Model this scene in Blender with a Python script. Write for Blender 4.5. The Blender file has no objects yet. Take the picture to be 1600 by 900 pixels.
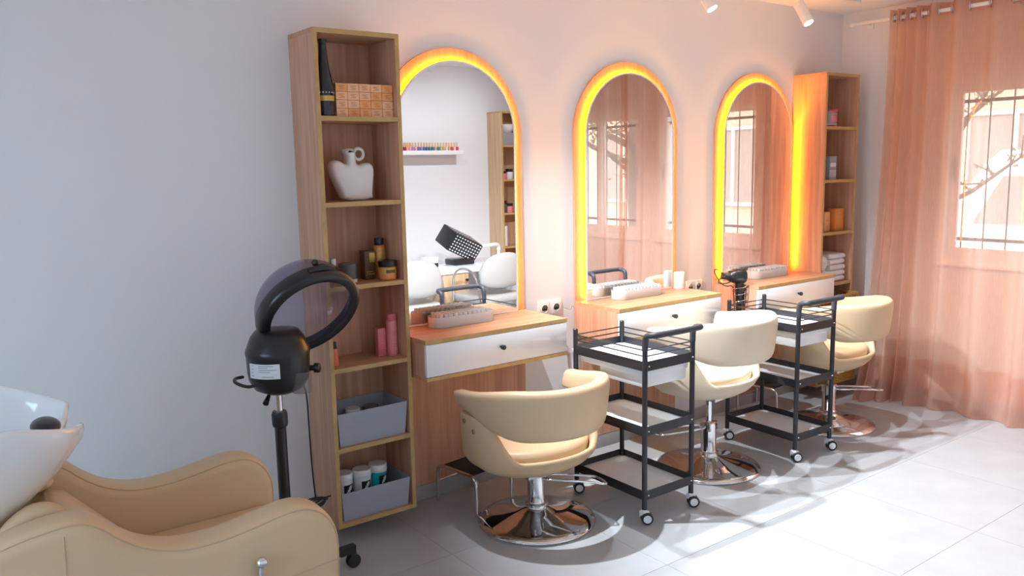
import bpy, bmesh, math, random
from mathutils import Vector, Matrix
random.seed(7)
R = math.radians
scn = bpy.context.scene
C = scn.collection

# ------------------------------------------------------------------ camera
cd = bpy.data.cameras.new('camera'); cam = bpy.data.objects.new('camera', cd); C.objects.link(cam)
F_PX = 1287.27
cd.sensor_width = 36.0; cd.lens = F_PX / 1600 * 36.0; cd.clip_start = 0.02; cd.clip_end = 300
yaw, pitch, roll = 0.6364, -0.1467, -0.0206
fw = Vector((math.sin(yaw)*math.cos(pitch), math.cos(yaw)*math.cos(pitch), math.sin(pitch)))
r0 = Vector((math.cos(yaw), -math.sin(yaw), 0)); u0 = r0.cross(fw)
rr = r0*math.cos(roll) + u0*math.sin(roll); uu = u0*math.cos(roll) - r0*math.sin(roll)
m3 = Matrix((rr, uu, -fw)).transposed()
cam.matrix_world = Matrix.Translation((-1.305, -3.222, 1.5355)) @ m3.to_4x4()
scn.camera = cam

# ------------------------------------------------------------------ world, exposure, lights
W = bpy.data.worlds.new('sky'); scn.world = W; W.use_nodes = True
bg = W.node_tree.nodes['Background']; bg.inputs[0].default_value = (0.57, 0.77, 1.0, 1); bg.inputs[1].default_value = 6.2
vs = scn.view_settings
vs.view_transform = 'Standard'; vs.look = 'None'; vs.gamma = 1.0; vs.use_curve_mapping = False; vs.exposure = 0.36
scn.cycles.max_bounces = 10; scn.cycles.diffuse_bounces = 5; scn.cycles.transparent_max_bounces = 48; scn.cycles.glossy_bounces = 6
scn.cycles.caustics_reflective = False; scn.cycles.caustics_refractive = False
scn.cycles.sample_clamp_indirect = 6.0
SPOT_W = 148.0          # mirror-side track
SPOT2_W = 20.0         # opposite track
SPOT_COL = (0.84, 0.92, 1.0)
LED_STRENGTH = 86.0
LED_COL = (1.0, 0.36, 0.0005)

# ------------------------------------------------------------------ materials
MATS = {}
def newmat(name):
    m = bpy.data.materials.new(name); m.use_nodes = True; MATS[name] = m
    return m, m.node_tree.nodes, m.node_tree.links, m.node_tree.nodes['Principled BSDF']
def mat(name, col, rough=0.5, metal=0.0, spec=0.5, bump=0.0, bscale=200.0, coat=0.0, var=0.0, vscale=6.0):
    m, N, L, b = newmat(name)
    b.inputs['Base Color'].default_value = (*col, 1); b.inputs['Roughness'].default_value = rough
    b.inputs['Metallic'].default_value = metal; b.inputs['Specular IOR Level'].default_value = spec
    b.inputs['Coat Weight'].default_value = coat
    if bump or var:
        tc = N.new('ShaderNodeTexCoord')
    if bump:
        n = N.new('ShaderNodeTexNoise'); n.inputs['Scale'].default_value = bscale; n.inputs['Detail'].default_value = 3
        L.new(tc.outputs['Object'], n.inputs['Vector'])
        bp = N.new('ShaderNodeBump'); bp.inputs['Strength'].default_value = bump; bp.inputs['Distance'].default_value = 0.002
        L.new(n.outputs['Fac'], bp.inputs['Height']); L.new(bp.outputs['Normal'], b.inputs['Normal'])
    if var:
        n = N.new('ShaderNodeTexNoise'); n.inputs['Scale'].default_value = vscale; n.inputs['Detail'].default_value = 5
        L.new(tc.outputs['Object'], n.inputs['Vector'])
        rp = N.new('ShaderNodeValToRGB')
        rp.color_ramp.elements[0].position = 0.3; rp.color_ramp.elements[1].position = 0.7
        rp.color_ramp.elements[0].color = (*[c*(1-var) for c in col], 1); rp.color_ramp.elements[1].color = (*[min(1, c*(1+var)) for c in col], 1)
        L.new(n.outputs['Fac'], rp.inputs['Fac']); L.new(rp.outputs['Color'], b.inputs['Base Color'])
    return m
def wood(name, c1, c2, rough=0.42, scale=(22, 22, 1.1)):
    m, N, L, b = newmat(name)
    tc = N.new('ShaderNodeTexCoord'); mp = N.new('ShaderNodeMapping'); mp.inputs['Scale'].default_value = scale
    L.new(tc.outputs['Object'], mp.inputs['Vector'])
    n = N.new('ShaderNodeTexNoise'); n.inputs['Scale'].default_value = 1.6; n.inputs['Detail'].default_value = 7; n.inputs['Roughness'].default_value = 0.62; n.inputs['Distortion'].default_value = 0.5
    L.new(mp.outputs['Vector'], n.inputs['Vector'])
    rp = N.new('ShaderNodeValToRGB'); rp.color_ramp.elements[0].position = 0.32; rp.color_ramp.elements[1].position = 0.68
    rp.color_ramp.elements[0].color = (*c1, 1); rp.color_ramp.elements[1].color = (*c2, 1)
    L.new(n.outputs['Fac'], rp.inputs['Fac']); L.new(rp.outputs['Color'], b.inputs['Base Color'])
    b.inputs['Roughness'].default_value = rough
    bp = N.new('ShaderNodeBump'); bp.inputs['Strength'].default_value = 0.08; bp.inputs['Distance'].default_value = 0.001
    L.new(n.outputs['Fac'], bp.inputs['Height']); L.new(bp.outputs['Normal'], b.inputs['Normal'])
    return m
def emit(name, col, s):
    m = bpy.data.materials.new(name); m.use_nodes = True; N = m.node_tree.nodes; N.clear(); MATS[name] = m
    e = N.new('ShaderNodeEmission'); e.inputs[0].default_value = (*col, 1); e.inputs[1].default_value = s
    o = N.new('ShaderNodeOutputMaterial'); m.node_tree.links.new(e.outputs[0], o.inputs[0]); return m
def schlick(N, L, f0):
    lw = N.new('ShaderNodeLayerWeight'); lw.inputs[0].default_value = .5
    p = N.new('ShaderNodeMath'); p.operation = 'POWER'; p.inputs[1].default_value = 5.0; L.new(lw.outputs['Facing'], p.inputs[0])
    q = N.new('ShaderNodeMath'); q.operation = 'MULTIPLY_ADD'; q.inputs[1].default_value = 1-f0; q.inputs[2].default_value = f0; L.new(p.outputs[0], q.inputs[0])
    return q
def clear(name, tint, ior=1.45, body=0.0, bcol=(1, 1, 1), rough=0.02):
    """thin see-through plastic or glass: tinted straight-through light plus a fresnel reflection and a little milky body"""
    m = bpy.data.materials.new(name); m.use_nodes = True; N = m.node_tree.nodes; L = m.node_tree.links; N.clear(); MATS[name] = m
    t = N.new('ShaderNodeBsdfTransparent'); t.inputs[0].default_value = (*tint, 1)
    d = N.new('ShaderNodeBsdfDiffuse'); d.inputs[0].default_value = (*bcol, 1)
    g = N.new('ShaderNodeBsdfGlossy'); g.inputs['Roughness'].default_value = rough
    fr = schlick(N, L, ((ior-1)/(ior+1))**2)
    a = N.new('ShaderNodeMixShader'); a.inputs[0].default_value = body; L.new(t.outputs[0], a.inputs[1]); L.new(d.outputs[0], a.inputs[2])
    c = N.new('ShaderNodeMixShader'); L.new(fr.outputs[0], c.inputs[0]); L.new(a.outputs[0], c.inputs[1]); L.new(g.outputs[0], c.inputs[2])
    o = N.new('ShaderNodeOutputMaterial'); L.new(c.outputs[0], o.inputs[0]); return m

mat('wall', (0.80, 0.80, 0.81), 0.75, spec=0.25, bump=0.05, bscale=90)
mat('ceiling', (0.86, 0.86, 0.86), 0.9, spec=0.1)
mat('tile', (0.44, 0.45, 0.46), 0.26, spec=0.5, var=0.05, vscale=5)
mat('grout', (0.36, 0.37, 0.38), 0.7)
mat('skirting', (0.40, 0.39, 0.39), 0.4, var=0.06)
wood('wood', (0.50, 0.25, 0.15), (0.70, 0.40, 0.26))
wood('wood_h', (0.46, 0.235, 0.12), (0.62, 0.35, 0.20), scale=(1.1, 22, 22))
wood('wood_pale', (0.52, 0.33, 0.18), (0.68, 0.46, 0.28))
wood('edge', (0.44, 0.28, 0.10), (0.56, 0.37, 0.15), scale=(9, 9, 9))
mat('white_gloss', (0.82, 0.83, 0.87), 0.10, spec=0.5, coat=0.3)
mat('white_plastic', (0.80, 0.81, 0.83), 0.35)
mat('white_trim', (0.85, 0.84, 0.83), 0.3)
mat('black_metal', (0.022, 0.022, 0.027), 0.38, spec=0.45)
mat('black_plastic', (0.014, 0.014, 0.016), 0.28, spec=0.5)
mat('grip', (0.035, 0.04, 0.05), 0.5)
mat('rubber', (0.02, 0.02, 0.02), 0.6)
mat('chrome', (0.78, 0.78, 0.80), 0.06, metal=1.0)
mat('steel', (0.62, 0.60, 0.58), 0.22, metal=1.0)
mat('mirror', (0.93, 0.94, 0.94), 0.0, metal=1.0)
mat('cream', (0.66, 0.475, 0.29), 0.42, spec=0.4, bump=0.08, bscale=320)
mat('cream_lit', (0.74, 0.62, 0.46), 0.40, spec=0.4, bump=0.08, bscale=320)  # same leather as cream, with the spotlight's brightness put into its colour
mat('cream_seam', (0.55, 0.40, 0.26), 0.5)
mat('white_leather', (0.48, 0.46, 0.43), 0.4, bump=0.06, bscale=320)
mat('ceramic', (0.86, 0.87, 0.88), 0.06, spec=0.6, coat=0.5)
mat('vase', (0.82, 0.78, 0.75), 0.25, var=0.06, vscale=9)
mat('grey_bin', (0.35, 0.38, 0.45), 0.45)
mat('tray_white', (0.84, 0.86, 0.87), 0.3)
mat('orange_card', (0.82, 0.36, 0.13), 0.45)
mat('peach_card', (0.86, 0.47, 0.25), 0.45)
mat('ink', (0.40, 0.12, 0.03), 0.6)
mat('ink_black', (0.015, 0.015, 0.018), 0.5)
mat('gold', (0.62, 0.40, 0.10), 0.35, metal=0.5)
mat('amber', (0.70, 0.25, 0.06), 0.3)
mat('brown_box', (0.13, 0.065, 0.03), 0.5)
mat('smoke_jar', (0.10, 0.095, 0.10), 0.2)
mat('pink', (0.80, 0.28, 0.28), 0.35)
mat('pink_deep', (0.74, 0.20, 0.22), 0.4)
mat('coral', (0.85, 0.22, 0.14), 0.35)
mat('jar_white', (0.80, 0.84, 0.88), 0.3)
mat('teal', (0.01, 0.42, 0.47), 0.3)
mat('navy_glass', (0.010, 0.014, 0.022), 0.07, spec=0.6)
mat('grey_tin', (0.30, 0.27, 0.27), 0.35, metal=0.3)
mat('red', (0.62, 0.05, 0.07), 0.35)
mat('checker_grey', (0.32, 0.33, 0.36), 0.4)
mat('towel', (0.82, 0.82, 0.84), 0.95, spec=0.05, bump=0.6, bscale=420)
mat('wicker', (0.52, 0.30, 0.08), 0.6)
mat('wicker_dark', (0.16, 0.08, 0.02), 0.8)
mat('candle', (0.88, 0.85, 0.80), 0.5)
mat('mesh_black', (0.018, 0.017, 0.017), 0.85, bump=0.6, bscale=600)
mat('label', (0.72, 0.75, 0.78), 0.4)
mat('label_ink', (0.25, 0.27, 0.30), 0.5)
mat('socket', (0.78, 0.75, 0.72), 0.35)
mat('dark_hole', (0.06, 0.05, 0.05), 0.8)
mat('ground', (0.55, 0.48, 0.42), 0.9)
mat('facade', (0.78, 0.58, 0.44), 0.9)
mat('facade_white', (0.84, 0.78, 0.72), 0.8)
mat('facade_dark', (0.42, 0.34, 0.29), 0.5)
mat('bark', (0.16, 0.11, 0.08), 0.9)
mat('leaf', (0.20, 0.17, 0.07), 0.8)
emit('led', LED_COL, LED_STRENGTH)
emit('lens', (0.93, 0.97, 1.0), 14.0)
clear('glass', (0.97, 0.98, 0.98))
clear('acrylic', (0.99, 0.99, 0.99), body=0.30, bcol=(0.95, 0.95, 0.95))
clear('smoke_hood', (0.66, 0.63, 0.72), body=0.16, bcol=(0.30, 0.28, 0.36))
clear('clear_cup', (0.82, 0.80, 0.80), body=0.10, bcol=(0.6, 0.6, 0.6))
def milky(name):
    m = bpy.data.materials.new(name); m.use_nodes = True; N = m.node_tree.nodes; L = m.node_tree.links; N.clear(); MATS[name] = m
    t = N.new('ShaderNodeBsdfTransparent'); d = N.new('ShaderNodeBsdfDiffuse'); d.inputs[0].default_value = (.96, .96, .96, 1)
    tr = N.new('ShaderNodeBsdfTranslucent'); tr.inputs[0].default_value = (.96, .96, .96, 1)
    g = N.new('ShaderNodeBsdfGlossy'); g.inputs['Roughness'].default_value = .08; fr = schlick(N, L, .025)
    a = N.new('ShaderNodeMixShader'); a.inputs[0].default_value = .5; L.new(d.outputs[0], a.inputs[1]); L.new(tr.outputs[0], a.inputs[2])
    b = N.new('ShaderNodeMixShader'); b.inputs[0].default_value = .88; L.new(t.outputs[0], b.inputs[1]); L.new(a.outputs[0], b.inputs[2])
    c = N.new('ShaderNodeMixShader'); L.new(fr.outputs[0], c.inputs[0]); L.new(b.outputs[0], c.inputs[1]); L.new(g.outputs[0], c.inputs[2])
    o = N.new('ShaderNodeOutputMaterial'); L.new(c.outputs[0], o.inputs[0])
milky('acrylic_cup')
def curtain_mat():
    m = bpy.data.materials.new('sheer'); m.use_nodes = True; N = m.node_tree.nodes; L = m.node_tree.links; N.clear(); MATS['sheer'] = m
    col = (0.74, 0.62, 0.57, 1)
    t = N.new('ShaderNodeBsdfTransparent'); t.inputs[0].default_value = (1.0, 0.75, 0.60, 1)
    d = N.new('ShaderNodeBsdfDiffuse'); d.inputs[0].default_value = col
    tr = N.new('ShaderNodeBsdfTranslucent'); tr.inputs[0].default_value = (0.84, 0.56, 0.44, 1)
    a = N.new('ShaderNodeMixShader'); a.inputs[0].default_value = 0.45; L.new(d.outputs[0], a.inputs[1]); L.new(tr.outputs[0], a.inputs[2])
    c = N.new('ShaderNodeMixShader'); L.new(t.outputs[0], c.inputs[1]); L.new(a.outputs[0], c.inputs[2])
    tc = N.new('ShaderNodeTexCoord'); mp = N.new('ShaderNodeMapping'); mp.inputs['Scale'].default_value = (1, 400, 14)
    n = N.new('ShaderNodeTexNoise'); n.inputs['Scale'].default_value = 1.0; n.inputs['Detail'].default_value = 2
    L.new(tc.outputs['Object'], mp.inputs[0]); L.new(mp.outputs[0], n.inputs['Vector'])
    mr = N.new('ShaderNodeMapRange'); mr.inputs['To Min'].default_value = 0.38; mr.inputs['To Max'].default_value = 0.52
    L.new(n.outputs['Fac'], mr.inputs['Value']); L.new(mr.outputs[0], c.inputs[0])
    o = N.new('ShaderNodeOutputMaterial'); L.new(c.outputs[0], o.inputs[0])
curtain_mat()

# ------------------------------------------------------------------ mesh helpers
class B:
    def __init__(s): s.v = []; s.f = []; s.mi = []
    def add(s, verts, faces, mi=0):
        k = len(s.v); s.v += [tuple(v) for v in verts]; s.f += [tuple(i+k for i in f) for f in faces]; s.mi += [mi]*len(faces); return s
    def bm(s, b, mi=0):
        b.verts.index_update(); s.add([v.co[:] for v in b.verts], [[v.index for v in f.verts] for f in b.faces], mi); b.free(); return s
    def box(s, x0, x1, y0, y1, z0, z1, mi=0, bev=0.0, seg=2):
        b = bmesh.new(); bmesh.ops.create_cube(b, size=1.0)
        for v in b.verts: v.co = Vector(((x0+x1)/2+v.co.x*(x1-x0), (y0+y1)/2+v.co.y*(y1-y0), (z0+z1)/2+v.co.z*(z1-z0)))
        if bev: bmesh.ops.bevel(b, geom=b.edges[:], offset=bev, segments=seg, affect='EDGES', profile=0.5)
        return s.bm(b, mi)
    def loft(s, rings, mi=0, closed=True, cap0=True, cap1=True):
        n = len(rings[0]); vs_ = [p for r in rings for p in r]; fs = []
        for i in range(len(rings)-1):
            for j in range(n if closed else n-1):
                a, b = i*n+j, i*n+(j+1) % n; fs.append((a, b, b+n, a+n))
        if closed and cap0: fs.append(tuple(range(n-1, -1, -1)))
        if closed and cap1: fs.append(tuple((len(rings)-1)*n+j for j in range(n)))
        return s.add(vs_, fs, mi)
    def lathe(s, prof, c=(0, 0, 0), n=32, mi=0, axis=None, cap0=True, cap1=True):
        M = Matrix.Identity(3) if axis is None else Vector((0, 0, 1)).rotation_difference(Vector(axis)).to_matrix()
        c = Vector(c); rings = []
        for r, z in prof:
            rings.append([c + M @ Vector((r*math.cos(2*math.pi*j/n), r*math.sin(2*math.pi*j/n), z)) for j in range(n)])
        return s.loft(rings, mi, True, cap0, cap1)
    def cyl(s, p0, p1, r, r1=None, n=16, mi=0):
        p0, p1 = Vector(p0), Vector(p1); d = p1-p0
        return s.lathe([(r, 0), (r if r1 is None else r1, d.length)], p0, n, mi, d.normalized())
    def tube(s, pts, r, n=8, mi=0, closed=False):
        pts = [Vector(p) for p in pts]; m = len(pts); rings = []; up = None
        for i, p in enumerate(pts):
            a = pts[(i-1) % m] if (i > 0 or closed) else p; b = pts[(i+1) % m] if (i < m-1 or closed) else p
            t = (b-a).normalized()
            if up is None:
                up = Vector((0, 0, 1)) if abs(t.z) < 0.9 else Vector((1, 0, 0))
            u = (up - t*up.dot(t))
            if u.length < 1e-5: u = t.orthogonal()
            u.normalize(); w = t.cross(u); up = u
            rr_ = r[i] if isinstance(r, (list, tuple)) else r
            rings.append([p + (u*math.cos(2*math.pi*j/n) + w*math.sin(2*math.pi*j/n))*rr_ for j in range(n)])
        if closed: return s.loft(rings+[rings[0]], mi, True, False, False)
        return s.loft(rings, mi)
    def prism(s, poly, a, b, plane='xz', mi=0):
        def P(u, w, t): return {'xz': (u, t, w), 'xy': (u, w, t), 'yz': (t, u, w)}[plane]
        r0_ = [P(u, w, a) for u, w in poly]; r1_ = [P(u, w, b) for u, w in poly]
        return s.loft([r0_, r1_], mi)
    def sph(s, c, r, sc=(1, 1, 1), n=20, mi=0):
        pr_ = [(max(1e-4, math.sin(math.pi*i/12))*r, -math.cos(math.pi*i/12)*r) for i in range(13)]
        k = len(s.v); s.lathe(pr_, (0, 0, 0), n, mi)
        for i in range(k, len(s.v)):
            v = s.v[i]; s.v[i] = (c[0]+v[0]*sc[0], c[1]+v[1]*sc[1], c[2]+v[2]*sc[2])
        return s
    def o(s, name, mats, parent=None, smooth=True, ang=38, front=None, bev=0.0):
        me = bpy.data.meshes.new(name); me.from_pydata(s.v, [], s.f)
        if isinstance(mats, str): mats = [mats]
        for m in mats: me.materials.append(MATS[m])
        for p, i in zip(me.polygons, s.mi): p.material_index = i
        b = bmesh.new(); b.from_mesh(me); bmesh.ops.recalc_face_normals(b, faces=b.faces); b.to_mesh(me); b.free()
        if front is not None:
            for p in me.polygons:
                if p.normal.dot(Vector(front)) > 0.9: p.material_index = 1
        if smooth:
            me.shade_smooth(); me.set_sharp_from_angle(angle=R(ang))
        ob = bpy.data.objects.new(name, me); C.objects.link(ob)
        if parent: ob.parent = parent
        return ob
def tag(o, label=None, cat=None, group=None, kind=None):
    for k, v in (('label', label), ('category', cat), ('group', group), ('kind', kind)):
        if v: o[k] = v
    return o
def thing(name, label, cat, loc=(0, 0, 0), rz=0.0, group=None):
    o = bpy.data.objects.new(name, None); o.empty_display_size = 0.05; C.objects.link(o); o.location = loc; o.rotation_euler = (0, 0, rz)
    return tag(o, label, cat, group)
def dup(root, loc, rz=None, label=None, group=None):
    r = root.copy(); C.objects.link(r); r.location = loc
    if rz is not None: r.rotation_euler = (0, 0, rz)
    if label: r['label'] = label
    if group: r['group'] = group
    for ch in list(root.children):
        c = ch.copy(); C.objects.link(c); c.parent = r
        for g in list(ch.children):
            d = g.copy(); C.objects.link(d); d.parent = c
    return r
def smoothpts(pts, it=2):
    for _ in range(it):
        q = [pts[0]]
        for a, b in zip(pts, pts[1:]):
            a, b = Vector(a), Vector(b); q += [a*0.75+b*0.25, a*0.25+b*0.75]
        q.append(pts[-1]); pts = q
    return pts

# ------------------------------------------------------------------ room
XR, YF, XL, ZC = 3.852, -3.65, -3.2, 2.484
fl = tag(B().box(XL-.2, XR+.2, YF-.2, .2, -.12, -.0012).o('floor', 'grout'), kind='structure')
T = 0.6; G = 0.0008
tile_mesh = {}
ix0 = math.floor((XL-.336)/T); iy0 = math.floor((YF+.56)/T)
for i in range(ix0, 7):
    for j in range(iy0, 2):
        x0, x1 = max(XL, .336+i*T)+G, min(XR, .336+(i+1)*T)-G; y0, y1 = max(YF, -.56+j*T)+G, min(0, -.56+(j+1)*T)-G
        if x1-x0 < .02 or y1-y0 < .02: continue
        key = (round(x1-x0, 3), round(y1-y0, 3))
        if key not in tile_mesh:
            t = B().box(0, x1-x0, 0, y1-y0, -.003, 0).o('floor_tile', 'tile', fl); tile_mesh[key] = t.data
        else:
            t = bpy.data.objects.new('floor_tile', tile_mesh[key]); C.objects.link(t); t.parent = fl
        t.location = (x0, y0, 0)
tag(B().box(XL-.2, XR+.2, YF-.2, .2, ZC, ZC+.15).o('ceiling', 'ceiling'), kind='structure')
tag(B().box(XL-.2, XR+.2, 0, .2, -.004, ZC).o('wall_back', 'wall'), kind='structure')
tag(B().box(XL-.2, XR+.2, YF-.2, YF, -.004, ZC).o('wall_front', 'wall'), kind='structure')
LY0, LY1, LZ0, LZ1 = -2.7, -.9, .35, 2.15
tag(B().box(XL-.2, XL, YF, 0, -.004, LZ0).box(XL-.2, XL, YF, 0, LZ1, ZC).box(XL-.2, XL, YF, LY0, LZ0, LZ1).box(XL-.2, XL, LY1, 0, LZ0, LZ1).o('wall_left', 'wall'), kind='structure')
w3 = tag(thing('window_3', None, None, (XL, 0, 0)), kind='structure')  # window added on the unseen left wall to bring in soft blue daylight
fr = B(); t = .05; ym = (LY0+LY1)/2
fr.box(-.10, -.03, LY0, LY1, LZ0, LZ0+t).box(-.10, -.03, LY0, LY1, LZ1-t, LZ1)
for y in (LY0, ym-t/2, LY1-t): fr.box(-.10, -.03, y, y+t, LZ0+t, LZ1-t)
fr.o('window_frame', 'white_trim', w3)
for a, b in ((LY0+t, ym-t/2), (ym+t/2, LY1-t)): B().box(-.068, -.062, a, b, LZ0+t, LZ1-t).o('pane', 'glass', w3)
WIN = [(-1.74, -.70), (-2.98, -1.94)]; WZ0, WZ1 = .90, 2.0
w = B(); xs0, xs1 = XR, XR+.2
w.box(xs0, xs1, YF, 0, -.004, WZ0).box(xs0, xs1, YF, 0, WZ1, ZC)
w.box(xs0, xs1, WIN[0][1], 0, WZ0, WZ1).box(xs0, xs1, WIN[1][1], WIN[0][0], WZ0, WZ1).box(xs0, xs1, YF, WIN[1][0], WZ0, WZ1)
tag(w.o('wall_right', 'wall'), kind='structure')
tag(B().box(XL, XR, -.012, 0, 0, .072, bev=.002).o('baseboard_back', 'skirting'), kind='structure')
tag(B().box(XR-.012, XR, YF, -.012, 0, .072, bev=.002).o('baseboard_right', 'skirting'), kind='structure')
tag(B().box(XL, XR-.012, YF, YF+.012, 0, .072, bev=.002).o('baseboard_front', 'skirting'), kind='structure')
tag(B().box(XL, XL+.012, YF+.012, -.012, 0, .072, bev=.002).o('baseboard_left', 'skirting'), kind='structure')
for k, (ya, yb) in enumerate(WIN):
    root = thing('window_%d' % (k+1), None, None, (XR, 0, 0)); tag(root, kind='structure')
    fr = B(); t = .035
    fr.box(.0, .07, ya, yb, WZ0, WZ0+t).box(0, .07, ya, yb, WZ1-t, WZ1).box(0, .07, ya, ya+t, WZ0+t, WZ1-t).box(0, .07, yb-t, yb, WZ0+t, WZ1-t)
    fr.o('window_frame', 'white_trim', root)
    ym = (ya+yb)/2
    for q, (a, b) in enumerate(((ya+t, ym+.02), (ym-.02, yb-t))):
        s = B(); x0 = .012+.024*q; sw_ = .052
        s.box(x0, x0+.022, a, b, WZ0+t, WZ0+t+sw_).box(x0, x0+.022, a, b, WZ1-t-sw_, WZ1-t)
        s.box(x0, x0+.022, a, a+sw_, WZ0+t+sw_, WZ1-t-sw_).box(x0, x0+.022, b-sw_, b, WZ0+t+sw_, WZ1-t-sw_)
        so = s.o('sash', 'white_trim', root)
        B().box(x0+.009, x0+.013, a+sw_, b-sw_, WZ0+t+sw_, WZ1-t-sw_).o('pane', 'glass', so)
        yh = (b-.026) if q else (a+.026)
        B().box(x0-.012, x0, yh-.009, yh+.009, 1.40, 1.53, bev=.003).o('handle', 'grey_bin', so)
    B().box(-.03, .0, ya-.02, yb+.02, WZ0-.025, WZ0, bev=.004).o('window_sill', 'white_trim', root)
    gr = B().box(.150, .162, ya, yb, 1.02, 1.04).box(.150, .162, ya, yb, 1.86, 1.88).o('grille_rail', 'black_metal', root)
    nb = 8; bmesh_ = None
    for q in range(nb):
        y = ya+(q+.5)*(yb-ya)/nb
        if bmesh_ is None:
            bo = B().cyl((0, 0, WZ0), (0, 0, WZ1), .0045, n=8).o('grille_bar', 'black_metal', root); bmesh_ = bo.data
        else:
            bo = bpy.data.objects.new('grille_bar', bmesh_); C.objects.link(bo); bo.parent = root
        bo.location = (.156, y, 0)

# ------------------------------------------------------------------ outside
tag(B().box(-40, 40, -40, 30, -.5, -.3).o('outdoor_ground', 'ground'), kind='structure')
h = thing('house', 'pale rendered house across the street seen through the sheer curtain', 'building', (11, -3, -.3))
hw = B().box(0, 6, -14, 13, 0, 6).o('house_wall', 'facade', h)
for q in range(9):
    y = -12.6+q*2.8
    for z in (1.1, 3.9):
        wn = B().box(-.04, .02, y, y+1.2, z, z+1.3).o('window', 'facade_dark', h)
        f_ = B()
        for a in (y-.06, y+.57, y+1.2): f_.box(-.08, -.03, a, a+.06, z, z+1.3)
        f_.box(-.08, -.03, y-.06, y+1.26, z-.06, z).box(-.08, -.03, y-.06, y+1.26, z+1.3, z+1.36)
        f_.o('window_frame', 'facade_white', wn)
B().box(-.3, 0, -14, 13, 2.95, 3.12).o('ledge', 'facade_white', h)
def make_tree(loc, label, hgt, seed):
    rnd = random.Random(seed)
    t = thing('bare_tree', label, 'tree', loc, 0, 'trees outside the window')
    b = B().tube([(0, 0, 0), (.05, .03, hgt*.3), (.02, -.04, hgt*.55), (.08, .02, hgt)], [.13, .11, .08, .03], 8)
    lf = B()
    for k in range(26):
        z = hgt*(.3+.65*rnd.random()); a = rnd.random()*6.28; l = (.7+rnd.random()*.9)*(1.15-z/hgt*.6)
        p = [Vector((.04, 0, z)), Vector((math.cos(a)*l*.5, math.sin(a)*l*.5, z+l*.25)), Vector((math.cos(a)*l, math.sin(a)*l, z+l*.65))]
        b.tube(p, [.035, .022, .008], 5)
        for q in range(5):
            s0 = p[1].lerp(p[2], q/5); e = s0+Vector((rnd.uniform(-.35, .35), rnd.uniform(-.35, .35), rnd.uniform(-.1, .35)))
            b.tube([s0, e], [.010, .004], 4)
            for _ in range(6):
                c = s0.lerp(e, rnd.random())+Vector((rnd.uniform(-.06, .06),)*3); n1 = Vector((rnd.uniform(-1, 1), rnd.uniform(-1, 1), rnd.uniform(-1, 1))).normalized()*.035; n2 = n1.orthogonal().normalized()*.02
                lf.add([c-n1, c-n2, c+n1, c+n2], [(0, 1, 2, 3)])
    b.o('trunk', 'bark', t); lf_o = lf.o('leaves', 'leaf', t, smooth=False); lf_o['kind'] = 'stuff'
make_tree((6.6, .9, -.3), 'thin tree with sparse brown leaves beyond the window nearest the mirrors', 3.6, 3)
make_tree((7.0, -5.2, -.3), 'thin tree with sparse brown leaves seen in the middle arched mirror', 3.4, 5)
van = thing('van', 'white van parked outside across the street', 'van', (9.2, -.2, -.3))
B().prism([(-1.9, .35), (1.9, .35), (1.95, .8), (1.75, 1.05), (1.25, 1.75), (1.1, 1.9), (-1.85, 1.9), (-1.95, 1.7)], -.8, .8, 'yz').o('body', 'facade_white', van)
B().prism([(.55, 1.1), (1.35, 1.1), (1.05, 1.62), (.55, 1.62)], -.82, .82, 'yz').o('side_window', 'facade_dark', van)
for y in (-1.2, 1.25):
    B().cyl((-.84, y, .33), (-.6, y, .33), .33, n=20).o('wheel', 'rubber', van); B().cyl((.6, y, .33), (.84, y, .33), .33, n=20).o('wheel', 'rubber', van)

# ------------------------------------------------------------------ tall shelf units
SW, SD, ZB, SP, TK = .364, .237, .085, .33, .018
def shelf_unit(name, label, loc, rz=0, group=None, wood_='wood'):
    t = thing(name, label, 'shelf', loc, rz, group); top = ZB+6*SP
    fr = (0, -1, 0)
    B().box(0, TK, -SD, -.001, ZB, top-TK).o('side_panel', [wood_, 'edge'], t, False, front=fr)
    B().box(SW-TK, SW, -SD, -.001, ZB, top-TK).o('side_panel', [wood_, 'edge'], t, False, front=fr)
    B().box(0, SW, -SD, -.001, top-TK, top).o('top_board', ['wood_h', 'edge'], t, False, front=fr)
    B().box(TK, SW-TK, -.009, -.001, ZB+TK, top-TK).o('back_panel', [wood_, wood_], t, False)
    B().box(TK, SW-TK, -SD, -.009, ZB, ZB+TK).o('bottom_board', ['wood_h', 'edge'], t, False, front=fr)
    sm = None
    for k in range(1, 6):
        z = ZB+k*SP+.005
        if sm is None: b = B().box(TK, SW-TK, -SD+.001, -.009, -TK, 0).o('shelf_board', ['wood_h', 'edge'], t, False, front=fr); sm = b.data
        else: b = bpy.data.objects.new('shelf_board', sm); C.objects.link(b); b.parent = t
        b.location = (0, 0, z)
    return t
def lev(k): return (ZB+k*SP+.005 if k else ZB+TK)+.0008      # walking height of compartment k (0 = lowest)
RX = 3.32
shelf_unit('shelf_unit', 'tall narrow oak shelf unit holding the white vase, on the wall left of the mirrors', (0, 0, 0))
shelf_unit('shelf_unit', 'tall narrow oak shelf unit in the corner beside the curtain, with folded towels', (RX, 0, 0))

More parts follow.
